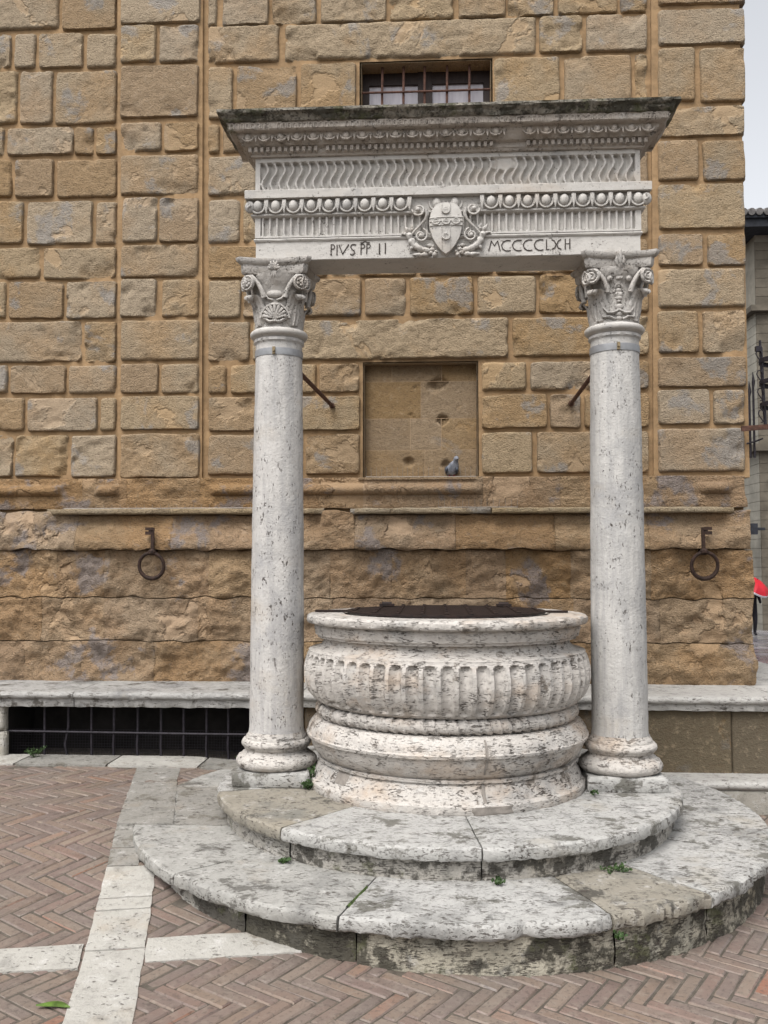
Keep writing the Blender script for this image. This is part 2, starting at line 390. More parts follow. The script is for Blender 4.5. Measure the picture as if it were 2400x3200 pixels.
def paving_slab(poly, mat, h=.004, seed=0, n=14, m=10, zabs=None):
    # quad given by four plan corners, laid on the ground, edges a little uneven, real thickness
    (a, b, c, d) = [Vector((*q, 0)) for q in poly]; P = []
    for i in range(-1, n + 2):
        row = []
        for j in range(-1, m + 2):
            ii, jj = min(n, max(0, i)), min(m, max(0, j))
            s_, t_ = ii / n, jj / m; q = a.lerp(b, s_).lerp(d.lerp(c, s_), t_)
            e = ii in (0, n) or jj in (0, m); low = i in (-1, n + 1) or j in (-1, m + 1)
            if e: q = q + Vector((nz(q.x * 14, q.y * 14, seed), nz(q.x * 14, q.y * 14, seed + 5), 0)) * .006
            z = zabs if zabs is not None else G(q.x, q.y) + h
            row.append((q.x, q.y, z - (.05 if low else .002 if e else 0) + (nz(q.x * 14, q.y * 14, seed) * .0012)))
        P.append(row)
    return obj('paving_slab', MB().grid(P), mat, pavement, True, 50)
gp = .006
qs = [Q0a - 1.6, Q0a - .62, Q0a + .02, Q0a + .36, Q0a + .47, Q0a + .78, Q0a + .98, Q0a + 1.26]
for i in range(len(qs) - 1):
    w = (P0a, P1a) if i < 5 else (P0a, P0a + .15)
    paving_slab([toXY(w[0], qs[i] + gp), toXY(w[1], qs[i] + gp), toXY(w[1], qs[i + 1] - gp), toXY(w[0], qs[i + 1] - gp)], M_pave if i not in (5, 6) else M_paveg, .005, i)
for i, (pa, pb) in enumerate(((-3.2, -1.9), (-1.9, -1.25), (-1.25, P0a), (P1a, P1a + .75))):
    pa = max(pa, -9)
xs_ = [P0a - 2.4, P0a - 1.5, P0a - .72, P0a - gp]
for i in range(3): paving_slab([toXY(xs_[i] + gp, C0), toXY(xs_[i + 1] - gp, C0), toXY(xs_[i + 1] - gp, C1), toXY(xs_[i] + gp, C1)], M_pave, .005, 20 + i)
paving_slab([toXY(P1a + gp, C0 + .02), toXY(P1a + .62, C0 + .02), toXY(P1a + .62, C1 + .02), toXY(P1a + gp, C1 + .02)], M_pave, .004, 31)
# slabs that carry the paving round the left of the steps, and the threshold strip in front of the grille
xl = lambda y: (P0a - y * sa) / ca
paving_slab([(xl(4.86), 4.86), (-1.40, 4.86), (-1.64, 5.78), (xl(5.78), 5.78)], M_paveg, 0, 41, 14, 12, .2175)
paving_slab([(-1.39, 4.86), (-1.0, 4.86), (-.9, 5.66), (-1.60, 5.66)], M_paveg, 0, 43, 14, 12, .2175)
paving_slab([(xl(5.79), 5.79), (-1.65, 5.79), (-1.73, 6.175), (xl(6.175), 6.175)], M_paveg, 0, 42, 10, 10, .2165)
tx = [-3.6, -2.9, -2.25, -1.62, -1.05]
for i in range(4): paving_slab([(tx[i] + gp, 6.19), (tx[i + 1] - gp, 6.19), (tx[i + 1] - gp, 6.50), (tx[i] + gp, 6.50)], M_paveg if i % 2 else M_pave, .012, 50 + i, 12, 6)
# pale slab at the right foot of the steps
paving_slab([(1.72, 3.9), (2.6, 4.05), (2.6, 4.4), (1.5, 4.35)], M_paveg, .005, 61)

# ---------------------------------------------------------------- the palazzo
pal = thing('palazzo', 'ochre sandstone palazzo wall of rusticated blocks with barred window behind the well', 'building', (0, 7.05, .2))
TAB = {}
TAB['A'] = [(-3.818, -3.074, 5.973, 6.289), (-3.039, -2.592, 5.951, 6.266), (-3.705, -3.469, 5.655, 5.941), (-3.435, -3.262, 5.647, 5.933), (-3.23, -2.865, 5.637, 5.923), (-2.833, -2.59, 5.627, 5.911), (-3.604, -3.407, 5.18, 5.62), (-3.378, -3.112, 5.172, 5.612), (-3.082, -2.58, 5.161, 5.599), (-3.634, -3.508, 4.924, 5.15), (-3.479, -2.934, 4.915, 5.139), (-2.918, -2.765, 4.905, 5.129), (-2.739, -2.574, 4.9, 5.124), (-3.639, -3.436, 4.568, 4.881), (-3.405, -3.088, 4.562, 4.874), (-3.059, -2.569, 4.552, 4.862), (-3.836, -3.333, 4.181, 4.531), (-3.297, -2.762, 4.17, 4.519), (-2.731, -2.566, 4.162, 4.51), (-3.698, -3.187, 3.894, 4.146), (-3.152, -2.561, 3.884, 4.135), (-3.537, -3.463, 3.57, 3.87), (-3.435, -2.988, 3.565, 3.865), (-2.963, -2.556, 3.558, 3.857), (-3.746, -2.833, 3.212, 3.538), (-2.807, -2.55, 3.204, 3.528), (-3.801, -3.433, 2.96, 3.185), (-3.405, -2.955, 2.955, 3.18), (-2.931, -2.545, 2.951, 3.174), (-3.705, -3.287, 2.658, 2.923), (-3.259, -2.694, 2.653, 2.917), (-2.665, -2.54, 2.65, 2.913), (-3.722, -3.374, 2.287, 2.621), (-3.352, -2.925, 2.285, 2.618), (-2.896, -2.535, 2.282, 2.614)]
TAB['P'] = [(-2.547, -1.894, 5.967, 6.225), (-2.542, -2.253, 5.651, 5.956), (-2.221, -1.903, 5.641, 5.945), (-2.535, -1.901, 5.186, 5.614), (-2.529, -2.199, 4.911, 5.146), (-2.173, -1.897, 4.902, 5.136), (-2.524, -1.893, 4.55, 4.875), (-2.505, -2.223, 4.167, 4.529), (-2.201, -1.886, 4.16, 4.521), (-2.512, -1.885, 3.877, 4.138), (-2.508, -2.22, 3.559, 3.862), (-2.171, -1.876, 3.554, 3.855), (-2.502, -1.873, 3.207, 3.529), (-2.497, -2.193, 2.944, 3.179), (-2.168, -1.869, 2.941, 3.175), (-2.492, -1.866, 2.652, 2.918), (-2.487, -1.858, 2.27, 2.618)]
TAB['C'] = [(-1.831, -1.763, 5.943, 6.259), (-1.713, -1.34, 5.943, 6.259), (-1.306, -0.95, 5.943, 6.259), (-0.909, -0.384, 5.942, 6.26), (-0.358, 0.15, 5.941, 6.26), (0.194, 0.566, 5.941, 6.26), (0.586, 0.947, 5.94, 6.26), (0.982, 1.445, 5.94, 6.26), (1.47, 1.679, 5.939, 6.26), (-1.828, -1.252, 5.634, 5.937), (-1.2, 0.805, 5.633, 5.933), (0.836, 1.171, 5.631, 5.928), (1.201, 1.673, 5.631, 5.927), (-1.823, -1.625, 5.17, 5.6), (-1.592, -1.105, 5.169, 5.6), (-1.069, -0.627, 5.167, 5.6), (0.473, 0.987, 5.162, 5.6), (1.024, 1.546, 5.16, 5.599), (1.578, 1.672, 5.159, 5.599), (-1.819, -1.728, 4.891, 5.125), (-1.702, -1.17, 4.891, 5.125), (-1.139, -0.708, 4.891, 5.124), (-0.677, -0.148, 4.89, 5.123), (-0.117, 0.257, 4.89, 5.123), (0.292, 0.858, 4.89, 5.122), (0.888, 1.355, 4.89, 5.121), (1.385, 1.666, 4.89, 5.12), (-1.816, -1.425, 4.542, 4.859), (-1.394, -0.86, 4.541, 4.858), (-0.83, -0.3, 4.541, 4.857), (-0.27, 0.355, 4.54, 4.856), (0.386, 1.004, 4.539, 4.855), (1.034, 1.661, 4.538, 4.854), (-1.812, -1.559, 4.154, 4.506), (-1.53, -0.961, 4.154, 4.505), (-0.93, -0.452, 4.153, 4.504), (-0.422, 0.103, 4.153, 4.504), (0.133, 0.702, 4.153, 4.503), (0.732, 1.247, 4.152, 4.503), (1.277, 1.655, 4.152, 4.502), (-1.808, -1.266, 3.865, 4.122), (-1.235, -0.858, 3.864, 4.121), (-0.827, -0.15, 3.863, 4.119), (-0.119, 0.451, 3.862, 4.118), (0.481, 1.095, 3.861, 4.116), (1.125, 1.65, 3.86, 4.115), (-1.805, -1.545, 3.548, 3.848), (-1.522, -1.213, 3.548, 3.847), (-1.187, -0.583, 3.547, 3.846), (-0.553, -0.231, 3.546, 3.845), (-0.198, 0.3, 3.545, 3.844), (0.332, 0.786, 3.544, 3.844), (0.813, 1.215, 3.544, 3.843), (1.244, 1.653, 3.543, 3.842), (-1.801, -1.473, 3.197, 3.512), (-1.445, 0.566, 3.201, 3.512), (0.603, 1.21, 3.205, 3.511), (1.24, 1.647, 3.207, 3.51), (-1.798, -1.652, 2.939, 3.166), (-1.619, -0.94, 2.939, 3.165), (-0.912, -0.6, 2.939, 3.164), (0.361, 0.704, 2.941, 3.161), (0.738, 1.207, 2.941, 3.16), (1.236, 1.64, 2.942, 3.158), (-1.795, -1.423, 2.639, 2.908), (-1.395, -0.594, 2.64, 2.907), (0.359, 0.861, 2.644, 2.906), (0.888, 1.12, 2.645, 2.905), (1.15, 1.638, 2.646, 2.905), (-1.791, -1.407, 2.292, 2.608), (-1.377, -1.048, 2.292, 2.609), (-1.016, -0.594, 2.293, 2.609), (0.36, 0.745, 2.295, 2.611), (0.785, 1.633, 2.297, 2.612)]
TAB['R'] = [(1.762, 2.407, 5.976, 6.141), (1.757, 2.397, 5.65, 5.929), (1.751, 2.031, 5.194, 5.625), (2.071, 2.389, 5.184, 5.613), (1.745, 2.375, 4.914, 5.146), (1.739, 2.045, 4.566, 4.881), (2.08, 2.375, 4.558, 4.872), (1.733, 2.361, 4.18, 4.532), (1.728, 2.061, 3.894, 4.14), (2.101, 2.363, 3.887, 4.133), (1.723, 2.356, 3.566, 3.867), (1.717, 2.019, 3.215, 3.539), (2.054, 2.346, 3.211, 3.533), (1.712, 2.348, 2.949, 3.177), (1.707, 2.093, 2.662, 2.925), (2.124, 2.333, 2.659, 2.922), (1.702, 2.326, 2.295, 2.625)]
def ex(z, lo, hi): return lerp(lo, hi, (z - 2.25) / 3.95)       # a vertical edge of the facade, x at z=2.25 and z=6.2
E1 = (-2.512, -2.578); E2 = (-1.838, -1.875); E3 = (1.665, 1.708)
ZT = 7.6
def strip(xa, xb, z0, z1, y0, y1=7.6, mat=None, name='wall_core', mb=None):
    f = lambda e, z: e if not isinstance(e, tuple) else ex(z, *e)
    m = MB().prism([(f(xa, z0), z0), (f(xb, z0), z0), (f(xb, z1), z1), (f(xa, z1), z1)], y0, y1)
    return obj(name, m, mat or M_joint, pal, False)
strip(-5.5, E1, 2.25, ZT, 7.085)
strip(E1, E2, 2.25, ZT, 7.058)
strip(E2, -.588, 5.165, 5.60, 7.085); strip(.449, E3, 5.165, 5.60, 7.085); strip(E2, E3, 5.60, ZT, 7.085)
strip(E2, E3, 3.168, 5.165, 7.085); strip(E2, -.562, 2.25, 3.168, 7.085); strip(.326, E3, 2.25, 3.168, 7.085)
strip(E3, 2.385, 2.25, ZT, 7.058)
strip(-5.5, 2.33, -.2, 2.25, 7.05)

def edge_coords(a, b, st):
    L = b - a; e = [0, .003, .008, .016, .028]
    if L < .1: e = [0, .004, .012]
    n = max(1, int((L - 2 * e[-1]) / st)); mid = [e[-1] + (L - 2 * e[-1]) * i / n for i in range(1, n)]
    return [a + q for q in e] + [a + q for q in mid] + [b - q for q in reversed(e)]
def rough_block(x0, x1, z0, z1, yf, depth, seed, rough=1.0, wob=.004, chip=.3, st=.020, round_=.020, side=False):
    xs = edge_coords(x0, x1, st); zs = edge_coords(z0, z1, st); P = []
    L, H = x1 - x0, z1 - z0
    for x in xs:
        row = []
        for z in zs:
            dx = min(x - x0, x1 - x); dz = min(z - z0, z1 - z)
            d = min(dx, dz) if dx > .03 or dz > .03 else .03 - math.hypot(max(0, .03 - dx), max(0, .03 - dz)) if (dx < .03 and dz < .03) else min(dx, dz)
            d = max(0, d)
            f = (1 - (1 - min(1, d / round_)) ** 2.2)
            n = fb(x * 5, z * 6, seed * 3.1, 5) * .005 + fb(x * 22, z * 26, seed, 3) * .0042
            y = yf + (1 - f) * depth - n * rough * (.3 + .7 * f)
            c = fb(x * 3.3 + seed, z * 3.7, seed * 1.7, 4)
            if c > .55 - .35 * chip: y += min(depth * .8, (c - .55 + .35 * chip) * .09 * rough) * (1.2 - .8 * ss(0, .12, d))
            wx = nz(z * 9, seed, 1.5) * wob; wz = nz(x * 9, seed, 7.5) * wob
            ex_ = wx * (1 if x - x0 < .03 or x1 - x < .03 else 0); ez_ = wz * (1 if dz < .03 else 0)
            xx, zz = x + ex_, z + ez_
            cr = .006 + .014 * abs(nz(seed * .7, x * .5, z * .5))
            if dx < cr and dz < cr:
                cx = x0 + cr if x - x0 < cr else x1 - cr; cz = z0 + cr if z - z0 < cr else z1 - cr
                v = Vector((x - cx, z - cz)); 
                if v.length > cr: v = v.normalized() * cr; xx, zz = cx + v.x + ex_, cz + v.y + ez_
            row.append((xx, min(y, yf + depth), zz))
        P.append(row)
    mb = MB().grid(P)
    # skirt back into the wall
    nx, nzz = len(xs), len(zs); loop = [(i, 0) for i in range(nx)] + [(nx - 1, j) for j in range(1, nzz)] + [(i, nzz - 1) for i in range(nx - 2, -1, -1)] + [(0, j) for j in range(nzz - 2, 0, -1)]
    b = len(mb.v); yb = yf + depth + .03 + (.35 if side else 0)
    for (i, j) in loop:
        x, y, z = mb.v[i * nzz + j]; mb.v.append((x, yb, z))
    n = len(loop)
    for k in range(n):
        k2 = (k + 1) % n; i, j = loop[k]; i2, j2 = loop[k2]
        mb.f.append((i * nzz + j, b + k, b + k2, i2 * nzz + j2))
    for f_ in range(len(mb.f)): pass
    return mb
seed = 0
for sec, yf, dp, mat in (('A', 7.054, .032, M_block), ('P', 7.028, .031, M_pil), ('C', 7.054, .032, M_block), ('R', 7.028, .031, M_pil)):
    for (x0, x1, z0, z1) in TAB[sec]:
        seed += 1; low = z1 < 2.7
        side = sec == 'R' and x1 > 2.3
        if side: x1 = x1 + .022
        r = 1.0 + .9 * (nz(seed * .77, 3.3, 1) > .28) + (1.2 if low and sec in 'AP' else 0)
        if sec == 'C' and z0 > 5.6: r = 2.0
        x0 -= .002; x1 += .002; z0 -= .003; z1 += .003
        obj('stone_block', rough_block(x0, x1, z0, z1, yf, dp, seed, r, .006, .3 + .4 * (nz(seed * 1.2, 9, 2) * .5 + .5) + .2 * (r > 1.5), round_=.009 + .016 * abs(nz(seed * .61, 2, 8)) * 1.6, side=side), mat, pal, True, 55)

# worn mouldings and rough stones of the base
def hf(x0, x1, z0, z1, fn, yb, st=.016, zst=None, wob=.006, gap=.0015, mat=None, name='base_stone', rightend=False, edge=.010):
    x0 += gap; x1 -= gap; nx = max(3, int((x1 - x0) / st)); nzz = max(3, int((z1 - z0) / (zst or st))); P = []
    for i in range(nx + 1):
        row = []
        for j in range(nzz + 1):
            x = lerp(x0, x1, i / nx); z = lerp(z0, z1, j / nzz)
            if 0 < j < nzz: z += 0
            else: z += nz(x * 7, z * 3, 2.2) * wob
            dx = min(x - x0, x1 - x); dz = min(z - z0, z1 - z); d = min(dx, dz)
            y = fn(x, z) + edge * (1 - min(1, d / .014)) ** 2
            y = min(y, yb)
            xx = x
            if rightend and i == nx: xx = x + nz(z * 3.1, 5, 5) * .035 + nz(z * 11, 2, 5) * .012
            row.append((xx, y, z))
        P.append(row)
    mb = MB().grid(P); n2 = nzz + 1
    loop = [(i, 0) for i in range(nx + 1)] + [(nx, j) for j in range(1, n2)] + [(i, n2 - 1) for i in range(nx - 1, -1, -1)] + [(0, j) for j in range(n2 - 2, 0, -1)]
    b = len(mb.v)
    for (i, j) in loop: x, y, z = mb.v[i * n2 + j]; mb.v.append((x, yb + (.4 if rightend and i == nx else .02), z))
    for k in range(len(loop)):
        k2 = (k + 1) % len(loop); i, j = loop[k]; i2, j2 = loop[k2]
        mb.f.append((i * n2 + j, b + k, b + k2, i2 * n2 + j2))
    return obj(name, mb, mat or M_rough, pal, True, 60)
def rock(x, z, s, amp):
    a = fb(x * 3.1, z * 4.0, s, 6) * .020 + fb(x * 8.5, z * 9.5, s + 4, 5) * .010 + abs(fb(x * 5.5, z * 6.5, s + 9, 4)) * .013 + fb(x * 24, z * 28, s, 3) * .005
    return a * amp
rows = [(1.333, 1.700, [-4.2, -3.67, -2.95, -2.581, -1.757, -1.348, -.814, -.339, .227, .53, 1.019, 1.618, 2.371]),
        (.999, 1.329, [-4.2, -3.66, -3.072, -2.575, -1.838, -1.345, -.79, -.197, .528, 1.038, 1.681, 2.365]),
        (.66, .995, [-4.2, -3.65, -3.204, -2.753, -2.18, -1.66, -1.21, -.552, .037, .526, 1.218, 1.886, 2.373])]
for ri, (z0, z1, xs) in enumerate(rows):
    for i in range(len(xs) - 1):
        s_ = ri * 20 + i * 1.37; off = nz(s_, 1, 2) * .007
        last = i == len(xs) - 2
        hf(xs[i], xs[i + 1], z0 + .002, z1 - .002, lambda x, z: 7.0 + off - rock(x, z, 1.3, 2.0), 7.05, rightend=last, edge=.002, gap=.0002, wob=.02)
def torus_mask(x):
    for a, b in ((-6, -2.93), (-2.68, -2.47), (-1.77, -1.36), (-1.12, .36), (1.98, 2.24)):
        if a < x < b: return min(1, (x - a) / .05, (b - x) / .05)
    return 0
def y_band(x, z):
    m = torus_mask(x + nz(x * 6, z * 6, 3) * .03); y = 7.012 - rock(x, z, 6.5, .95)
    tz = (z - 2.166) / .046; t = math.sqrt(max(0, 1 - tz * tz))
    ym = 7.02 - .072 * t - rock(x, z, 8, .12) if abs(tz) < 1 else (7.025 - rock(x, z, 8, .15) if z > 2.2 else 6.995 - rock(x, z, 3, .2))
    if m <= 0 and z < 2.10: ym = 6.995 - rock(x, z, 3, .5); m = .6
    return lerp(y, ym, m)
bx = [-4.2, -3.5, -2.78, -2.42, -1.84, -1.33, -.56, .36, .95, 1.68, 2.34]
for i in range(len(bx) - 1): hf(bx[i], bx[i + 1], 2.022, 2.262, y_band, 7.05, .018, .010, rightend=i == len(bx) - 2, edge=.004, gap=.0006)
def y_ledge(x, z):
    # bulged course under the ledge, broken away at its ends and in the middle
    brk = max(ss(-2.75, -3.15, x), ss(.22, .05, abs(x + .76)) * .9, ss(2.05, 2.3, x) * .8)
    t = (z - 1.70) / .275
    y = lerp(6.930, 7.012, ss(.1, .95, t)) - rock(x, z, 11, 1.1)
    yb = 6.99 - rock(x, z, 21, 1.5) - .03 * ss(1.98, 1.72, z)
    return lerp(y, yb, ss(.35, .6, brk + nz(x * 5, z * 5, 9) * .25))
lx = [-4.2, -2.805, -2.05, -1.3, -.62, .15, .9, 1.6, 2.36]
for i in range(len(lx) - 1): hf(lx[i], lx[i + 1], 1.704, 2.000 if i in (0, 3, 7) else 1.976, y_ledge, 7.05, .016, .0125, .024, rightend=i == len(lx) - 2, edge=.006, gap=.001)
for (a, b, s_) in ((-3.05, -2.06, 1), (-2.055, -1.1, 2), (-1.095, -.86, 5), (-.66, .42, 3), (.425, 1.45, 4), (1.455, 2.24, 6)):
    def yl(x, z):
        e = min(x - a, b - x); return 6.928 + .030 * max(0, fb(x * 5, z * 3, s_, 4)) + .05 * (1 - ss(0, .16, e + .05 * nz(x * 20, 1, s_))) * (s_ in (1, 5, 3, 6)) - .003 * nz(x * 40, z * 90, s_)
    hf(a, b, 1.978, 2.020, yl, 7.04, .016, .007, .006, .001, M_ledge, 'ledge_stone', edge=.008)

# side wall of the palazzo, round the right corner
sd_ = MB()
sd_.box((2.0, 7.4, -.8), (2.362, 30, 12.0)); obj('side_wall', sd_, M_joint, pal, False)
for j in range(20):
    z0 = .75 + j * .315
    for i in range(3):
        y0 = 7.30 + i * .8 + (j % 2) * .4
        obj('stone_block', MB().box((2.36, y0, z0), (2.392, y0 + .76, z0 + .285)), M_pil, pal, False)
# blind niche
ny = 7.165
nj = MB()
for a, b in (((-.57, 7.085, 2.245), (-.5605, 7.25, 3.175)), ((.3245, 7.085, 2.245), (.334, 7.25, 3.175)), ((-.57, 7.085, 3.1665), (.334, 7.25, 3.178))): nj.box(a, b)
obj('niche_reveal', nj, M_block, pal, False)
def niche_slab(x0, x1, z0, z1):
    dents = ((.035, 3.02, .062, .03), (-.02, 2.99, .05, .022), (.055, 2.73, .045, .035), (-.21, 2.395, .042, .03), (.085, 2.37, .04, .028), (-.195, 2.77, .018, .012), (-.16, 2.985, .018, .012), (-.18, 2.75, .012, .01))
    def fn(x, z):
        y = ny - fb(x * 14, z * 14, 5, 4) * .002
        for cx, cz, r, d in dents:
            q = math.hypot(x - cx, (z - cz) * 1.1) / (r * 1.15 * (1 + .3 * nz(x * 40, z * 40, 3)))
            if q < 1: y += min(.003 * 0 + d * 1.2, d * 1.25 * (1 - q * q))
        return y
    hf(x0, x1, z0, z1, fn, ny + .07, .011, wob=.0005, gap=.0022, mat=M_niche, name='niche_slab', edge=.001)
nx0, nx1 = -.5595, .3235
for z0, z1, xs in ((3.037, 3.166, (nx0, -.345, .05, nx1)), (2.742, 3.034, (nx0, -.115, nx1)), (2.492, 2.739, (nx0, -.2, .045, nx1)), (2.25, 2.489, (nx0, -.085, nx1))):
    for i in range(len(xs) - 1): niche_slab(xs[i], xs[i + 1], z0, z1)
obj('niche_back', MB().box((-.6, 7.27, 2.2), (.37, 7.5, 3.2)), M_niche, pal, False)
for a, b in (((-.5595, 3.0335), (.3235, 3.0375)), ((-.5595, 2.7385), (.3235, 2.7425)), ((-.5595, 2.4885), (.3235, 2.4925)), ((-.347, 3.039), (-.343, 3.165)), ((.048, 3.039), (.052, 3.165)), ((-.117, 2.744), (-.113, 3.032)), ((-.202, 2.494), (-.198, 2.737)), ((.043, 2.494), (.047, 2.737)), ((-.087, 2.252), (-.083, 2.487))):
    obj('mortar_line', MB().box((a[0], ny + .001, a[1]), (b[0], ny + .010, b[1])), M_njoint, pal, False)
obj('niche_sill', MB().box((-.60, 7.012, 2.244), (.35, 7.24, 2.262)), M_block, pal, False)
# barred window
win = link('window', MB().box((-.62, 7.46, 5.12), (.48, 7.58, 5.65)).mesh('window', M_dark, False), pal)
rv = MB().box((-.60, 7.085, 5.14), (-.5865, 7.46, 5.61)).box((.4475, 7.085, 5.14), (.461, 7.46, 5.61)).box((-.60, 7.085, 5.5985), (.461, 7.46, 5.613)).box((-.60, 7.085, 5.14), (.461, 7.46, 5.163))
obj('reveal', rv, M_block, win, False)
fm = MB()
for a, b in (((-.586, 7.24, 5.165), (-.535, 7.30, 5.598)), ((.397, 7.24, 5.165), (.447, 7.30, 5.598)), ((-.135, 7.23, 5.165), (-.02, 7.30, 5.598)), ((-.535, 7.24, 5.50), (-.135, 7.30, 5.598)), ((-.02, 7.24, 5.50), (.397, 7.30, 5.598)), ((-.535, 7.24, 5.165), (-.135, 7.30, 5.2)), ((-.02, 7.24, 5.165), (.397, 7.30, 5.2))): fm.box(a, b)
obj('frame', fm, M_wood, win, False)
for a, b in ((-.533, -.137), (-.018, .395)): obj('pane', MB().box((a, 7.262, 5.19), (b, 7.272, 5.51)), M_pane, win, False)
for a, b in ((-.533, -.137), (-.018, .395)): obj('glazing_bar', MB().box((a, 7.250, 5.325), (b, 7.261, 5.345)), M_pane, win, False)
for i, x in enumerate((-.424, -.252, -.082, .098, .277)):
    obj('iron_bar', MB().tube([(x, 7.15, 5.16), (x + .004, 7.15, 5.61)], .010, 8), M_rod, win)
obj('iron_bar', MB().tube([(-.59, 7.135, 5.385), (0, 7.133, 5.382), (.45, 7.135, 5.385)], .009, 8), M_rod, win)

# ---------------------------------------------------------------- stone bench along the palazzo
bench = thing('stone_bench', 'long pale travertine bench running along the foot of the palazzo wall', 'bench', (0, 6.6, .1))
def nosed(x0, x1, yf, yb, zt, th, seed, mat, name='seat_slab', fascia=0., amp=1.0, par=None):
    # slab with a rounded, weathered nose; cross-section runs from the back, over the top, round the nose and under
    sec = [(yb, zt), (lerp(yb, yf, .25), zt), (lerp(yb, yf, .5), zt), (lerp(yb, yf, .75), zt), (yf + .045, zt), (yf + .022, zt - .003), (yf + .008, zt - .010), (yf, zt - .024), (yf + .002, zt - .038), (yf + .012, zt - .05), (yf + .028, zt - .056)]
    if fascia: sec += [(yf + .030, zt - .056 - fascia), (yf + .034, zt - .06 - fascia)]
    else: sec += [(yf + .03, zt - th)]
    sec += [(yb, sec[-1][1])]
    n = max(4, int((x1 - x0) / .025)); P = []
    for i in range(n + 1):
        x = lerp(x0 + .003, x1 - .003, i / n); e = 1 - min(1, min(i, n - i) / 1.5); row = []
        for k, (y, z) in enumerate(sec):
            a = amp * (.006 * nz(x * 9, k * .35, seed) + .004 * nz(x * 31, k * .8, seed + 3)) if 4 <= k < len(sec) - 1 else amp * .002 * nz(x * 8, y * 8, seed)
            row.append((x, y + a + (.004 * e if 4 <= k <= 9 else 0), z + a * .6 - .003 * e * (k < 8)))
        P.append(row)
    mb = MB().grid(P); m = len(sec)
    mb.f.append(tuple(range(m))); mb.f.append(tuple(n * m + k for k in reversed(range(m))))
    return obj(name, mb, mat, par or bench, True, 45)
bxs = [-4.3, -3.55, -2.57, -1.28, -.95]
for i in range(4): nosed(bxs[i], bxs[i + 1], 6.375, 7.02, .690, .09, i, M_bench, fascia=.05, amp=1.3)
bxs = [-.95, .2, 1.3, 2.33, 2.98]
for i in range(4): nosed(bxs[i], bxs[i + 1], 6.375, 7.02 if i < 3 else 7.0, .690, .09, 10 + i, M_benchR, fascia=.04)
for i in range(4):     # the bench turns the corner
    y0 = 7.0 + i * 1.3
    obj('seat_slab', MB().slab([(2.37, y0 + .004), (2.98, y0 + .004), (2.98, y0 + 1.296), (2.37, y0 + 1.296)], .60, .69), M_benchR, bench, False)
obj('bench_side', MB().box((2.36, 7.0, -.6), (2.94, 12.2, .60)), M_kerb, bench, False)
fx = [-.93, -.28, .55, 1.30, 2.02, 2.94]
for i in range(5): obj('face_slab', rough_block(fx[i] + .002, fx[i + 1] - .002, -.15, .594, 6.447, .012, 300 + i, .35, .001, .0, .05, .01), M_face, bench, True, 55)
obj('bench_core', MB().box((-1.0, 6.47, -.3), (2.93, 7.0, .598)).box((-5, 6.47, -.3), (-3.10, 7.0, .598)), M_joint, bench, False)
obj('jamb_block', rough_block(-1.02, -.935, .17, .592, 6.42, .02, 400, .6, .003, .2), M_bench, bench, True, 55)
obj('jamb_block', rough_block(-3.6, -3.085, .40, .592, 6.43, .03, 401, .8, .004, .4), M_kerb, bench, True, 55)
obj('jamb_block', rough_block(-3.6, -3.075, .17, .395, 6.425, .03, 402, .8, .004, .4), M_kerb, bench, True, 55)
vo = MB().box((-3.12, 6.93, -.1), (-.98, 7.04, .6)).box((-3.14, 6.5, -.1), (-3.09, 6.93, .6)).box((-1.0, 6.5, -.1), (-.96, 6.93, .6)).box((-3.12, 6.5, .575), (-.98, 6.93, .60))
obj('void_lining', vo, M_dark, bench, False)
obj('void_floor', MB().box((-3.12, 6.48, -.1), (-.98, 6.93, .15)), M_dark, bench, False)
kx = [.98, 2.42, 3.1, 4.0]
for i in range(3):
    nosed(kx[i], kx[i + 1], 6.185, 6.46, .165, .06, 30 + i, M_benchR, 'kerb_slab', amp=.6)
    obj('kerb_face', rough_block(kx[i] + .003, kx[i + 1] - .003, -.2, .105, 6.205, .014, 420 + i, .5, .002, .2, .04, .012), M_kerb, bench, True, 55)
# iron grille in the opening under the bench
gr = thing('iron_grille', 'dark iron bar grille closing the low cellar opening under the bench', 'grille', (-2.0, 6.5, .19))
for i, x in enumerate((-2.82, -2.645, -2.475, -2.31, -2.137, -1.967, -1.803, -1.637, -1.48, -1.315, -1.15)):
    w = random.Random(i); b = .028 if i == 1 else .004
    obj('bar', MB().tube([(x - .003, 6.50, .62), (x, 6.50, .42), (x + w.uniform(-b, b), 6.495, .30), (x + .006, 6.50, .17)], .0095, 7), M_ironk, gr)
obj('bar', MB().tube([(-3.13, 6.488, .392), (-2.3, 6.485, .388), (-1.6, 6.488, .384), (-1.0, 6.488, .385)], .0085, 7), M_ironk, gr)
obj('bar', MB().tube([(-3.08, 6.50, .203), (-1.0, 6.50, .203)], .007, 6), M_ironk, gr)
wm = MB()
for i in range(105):
    x = -3.07 + i * .02; wm.tube([(x, 6.53, .195), (x, 6.53, .40)], .0011, 3, False)
for j in range(11): wm.tube([(-3.07, 6.53, .20 + j * .02), (-1.0, 6.53, .20 + j * .02)], .0011, 3, False)
obj('wire_mesh', wm, M_ironk, gr)

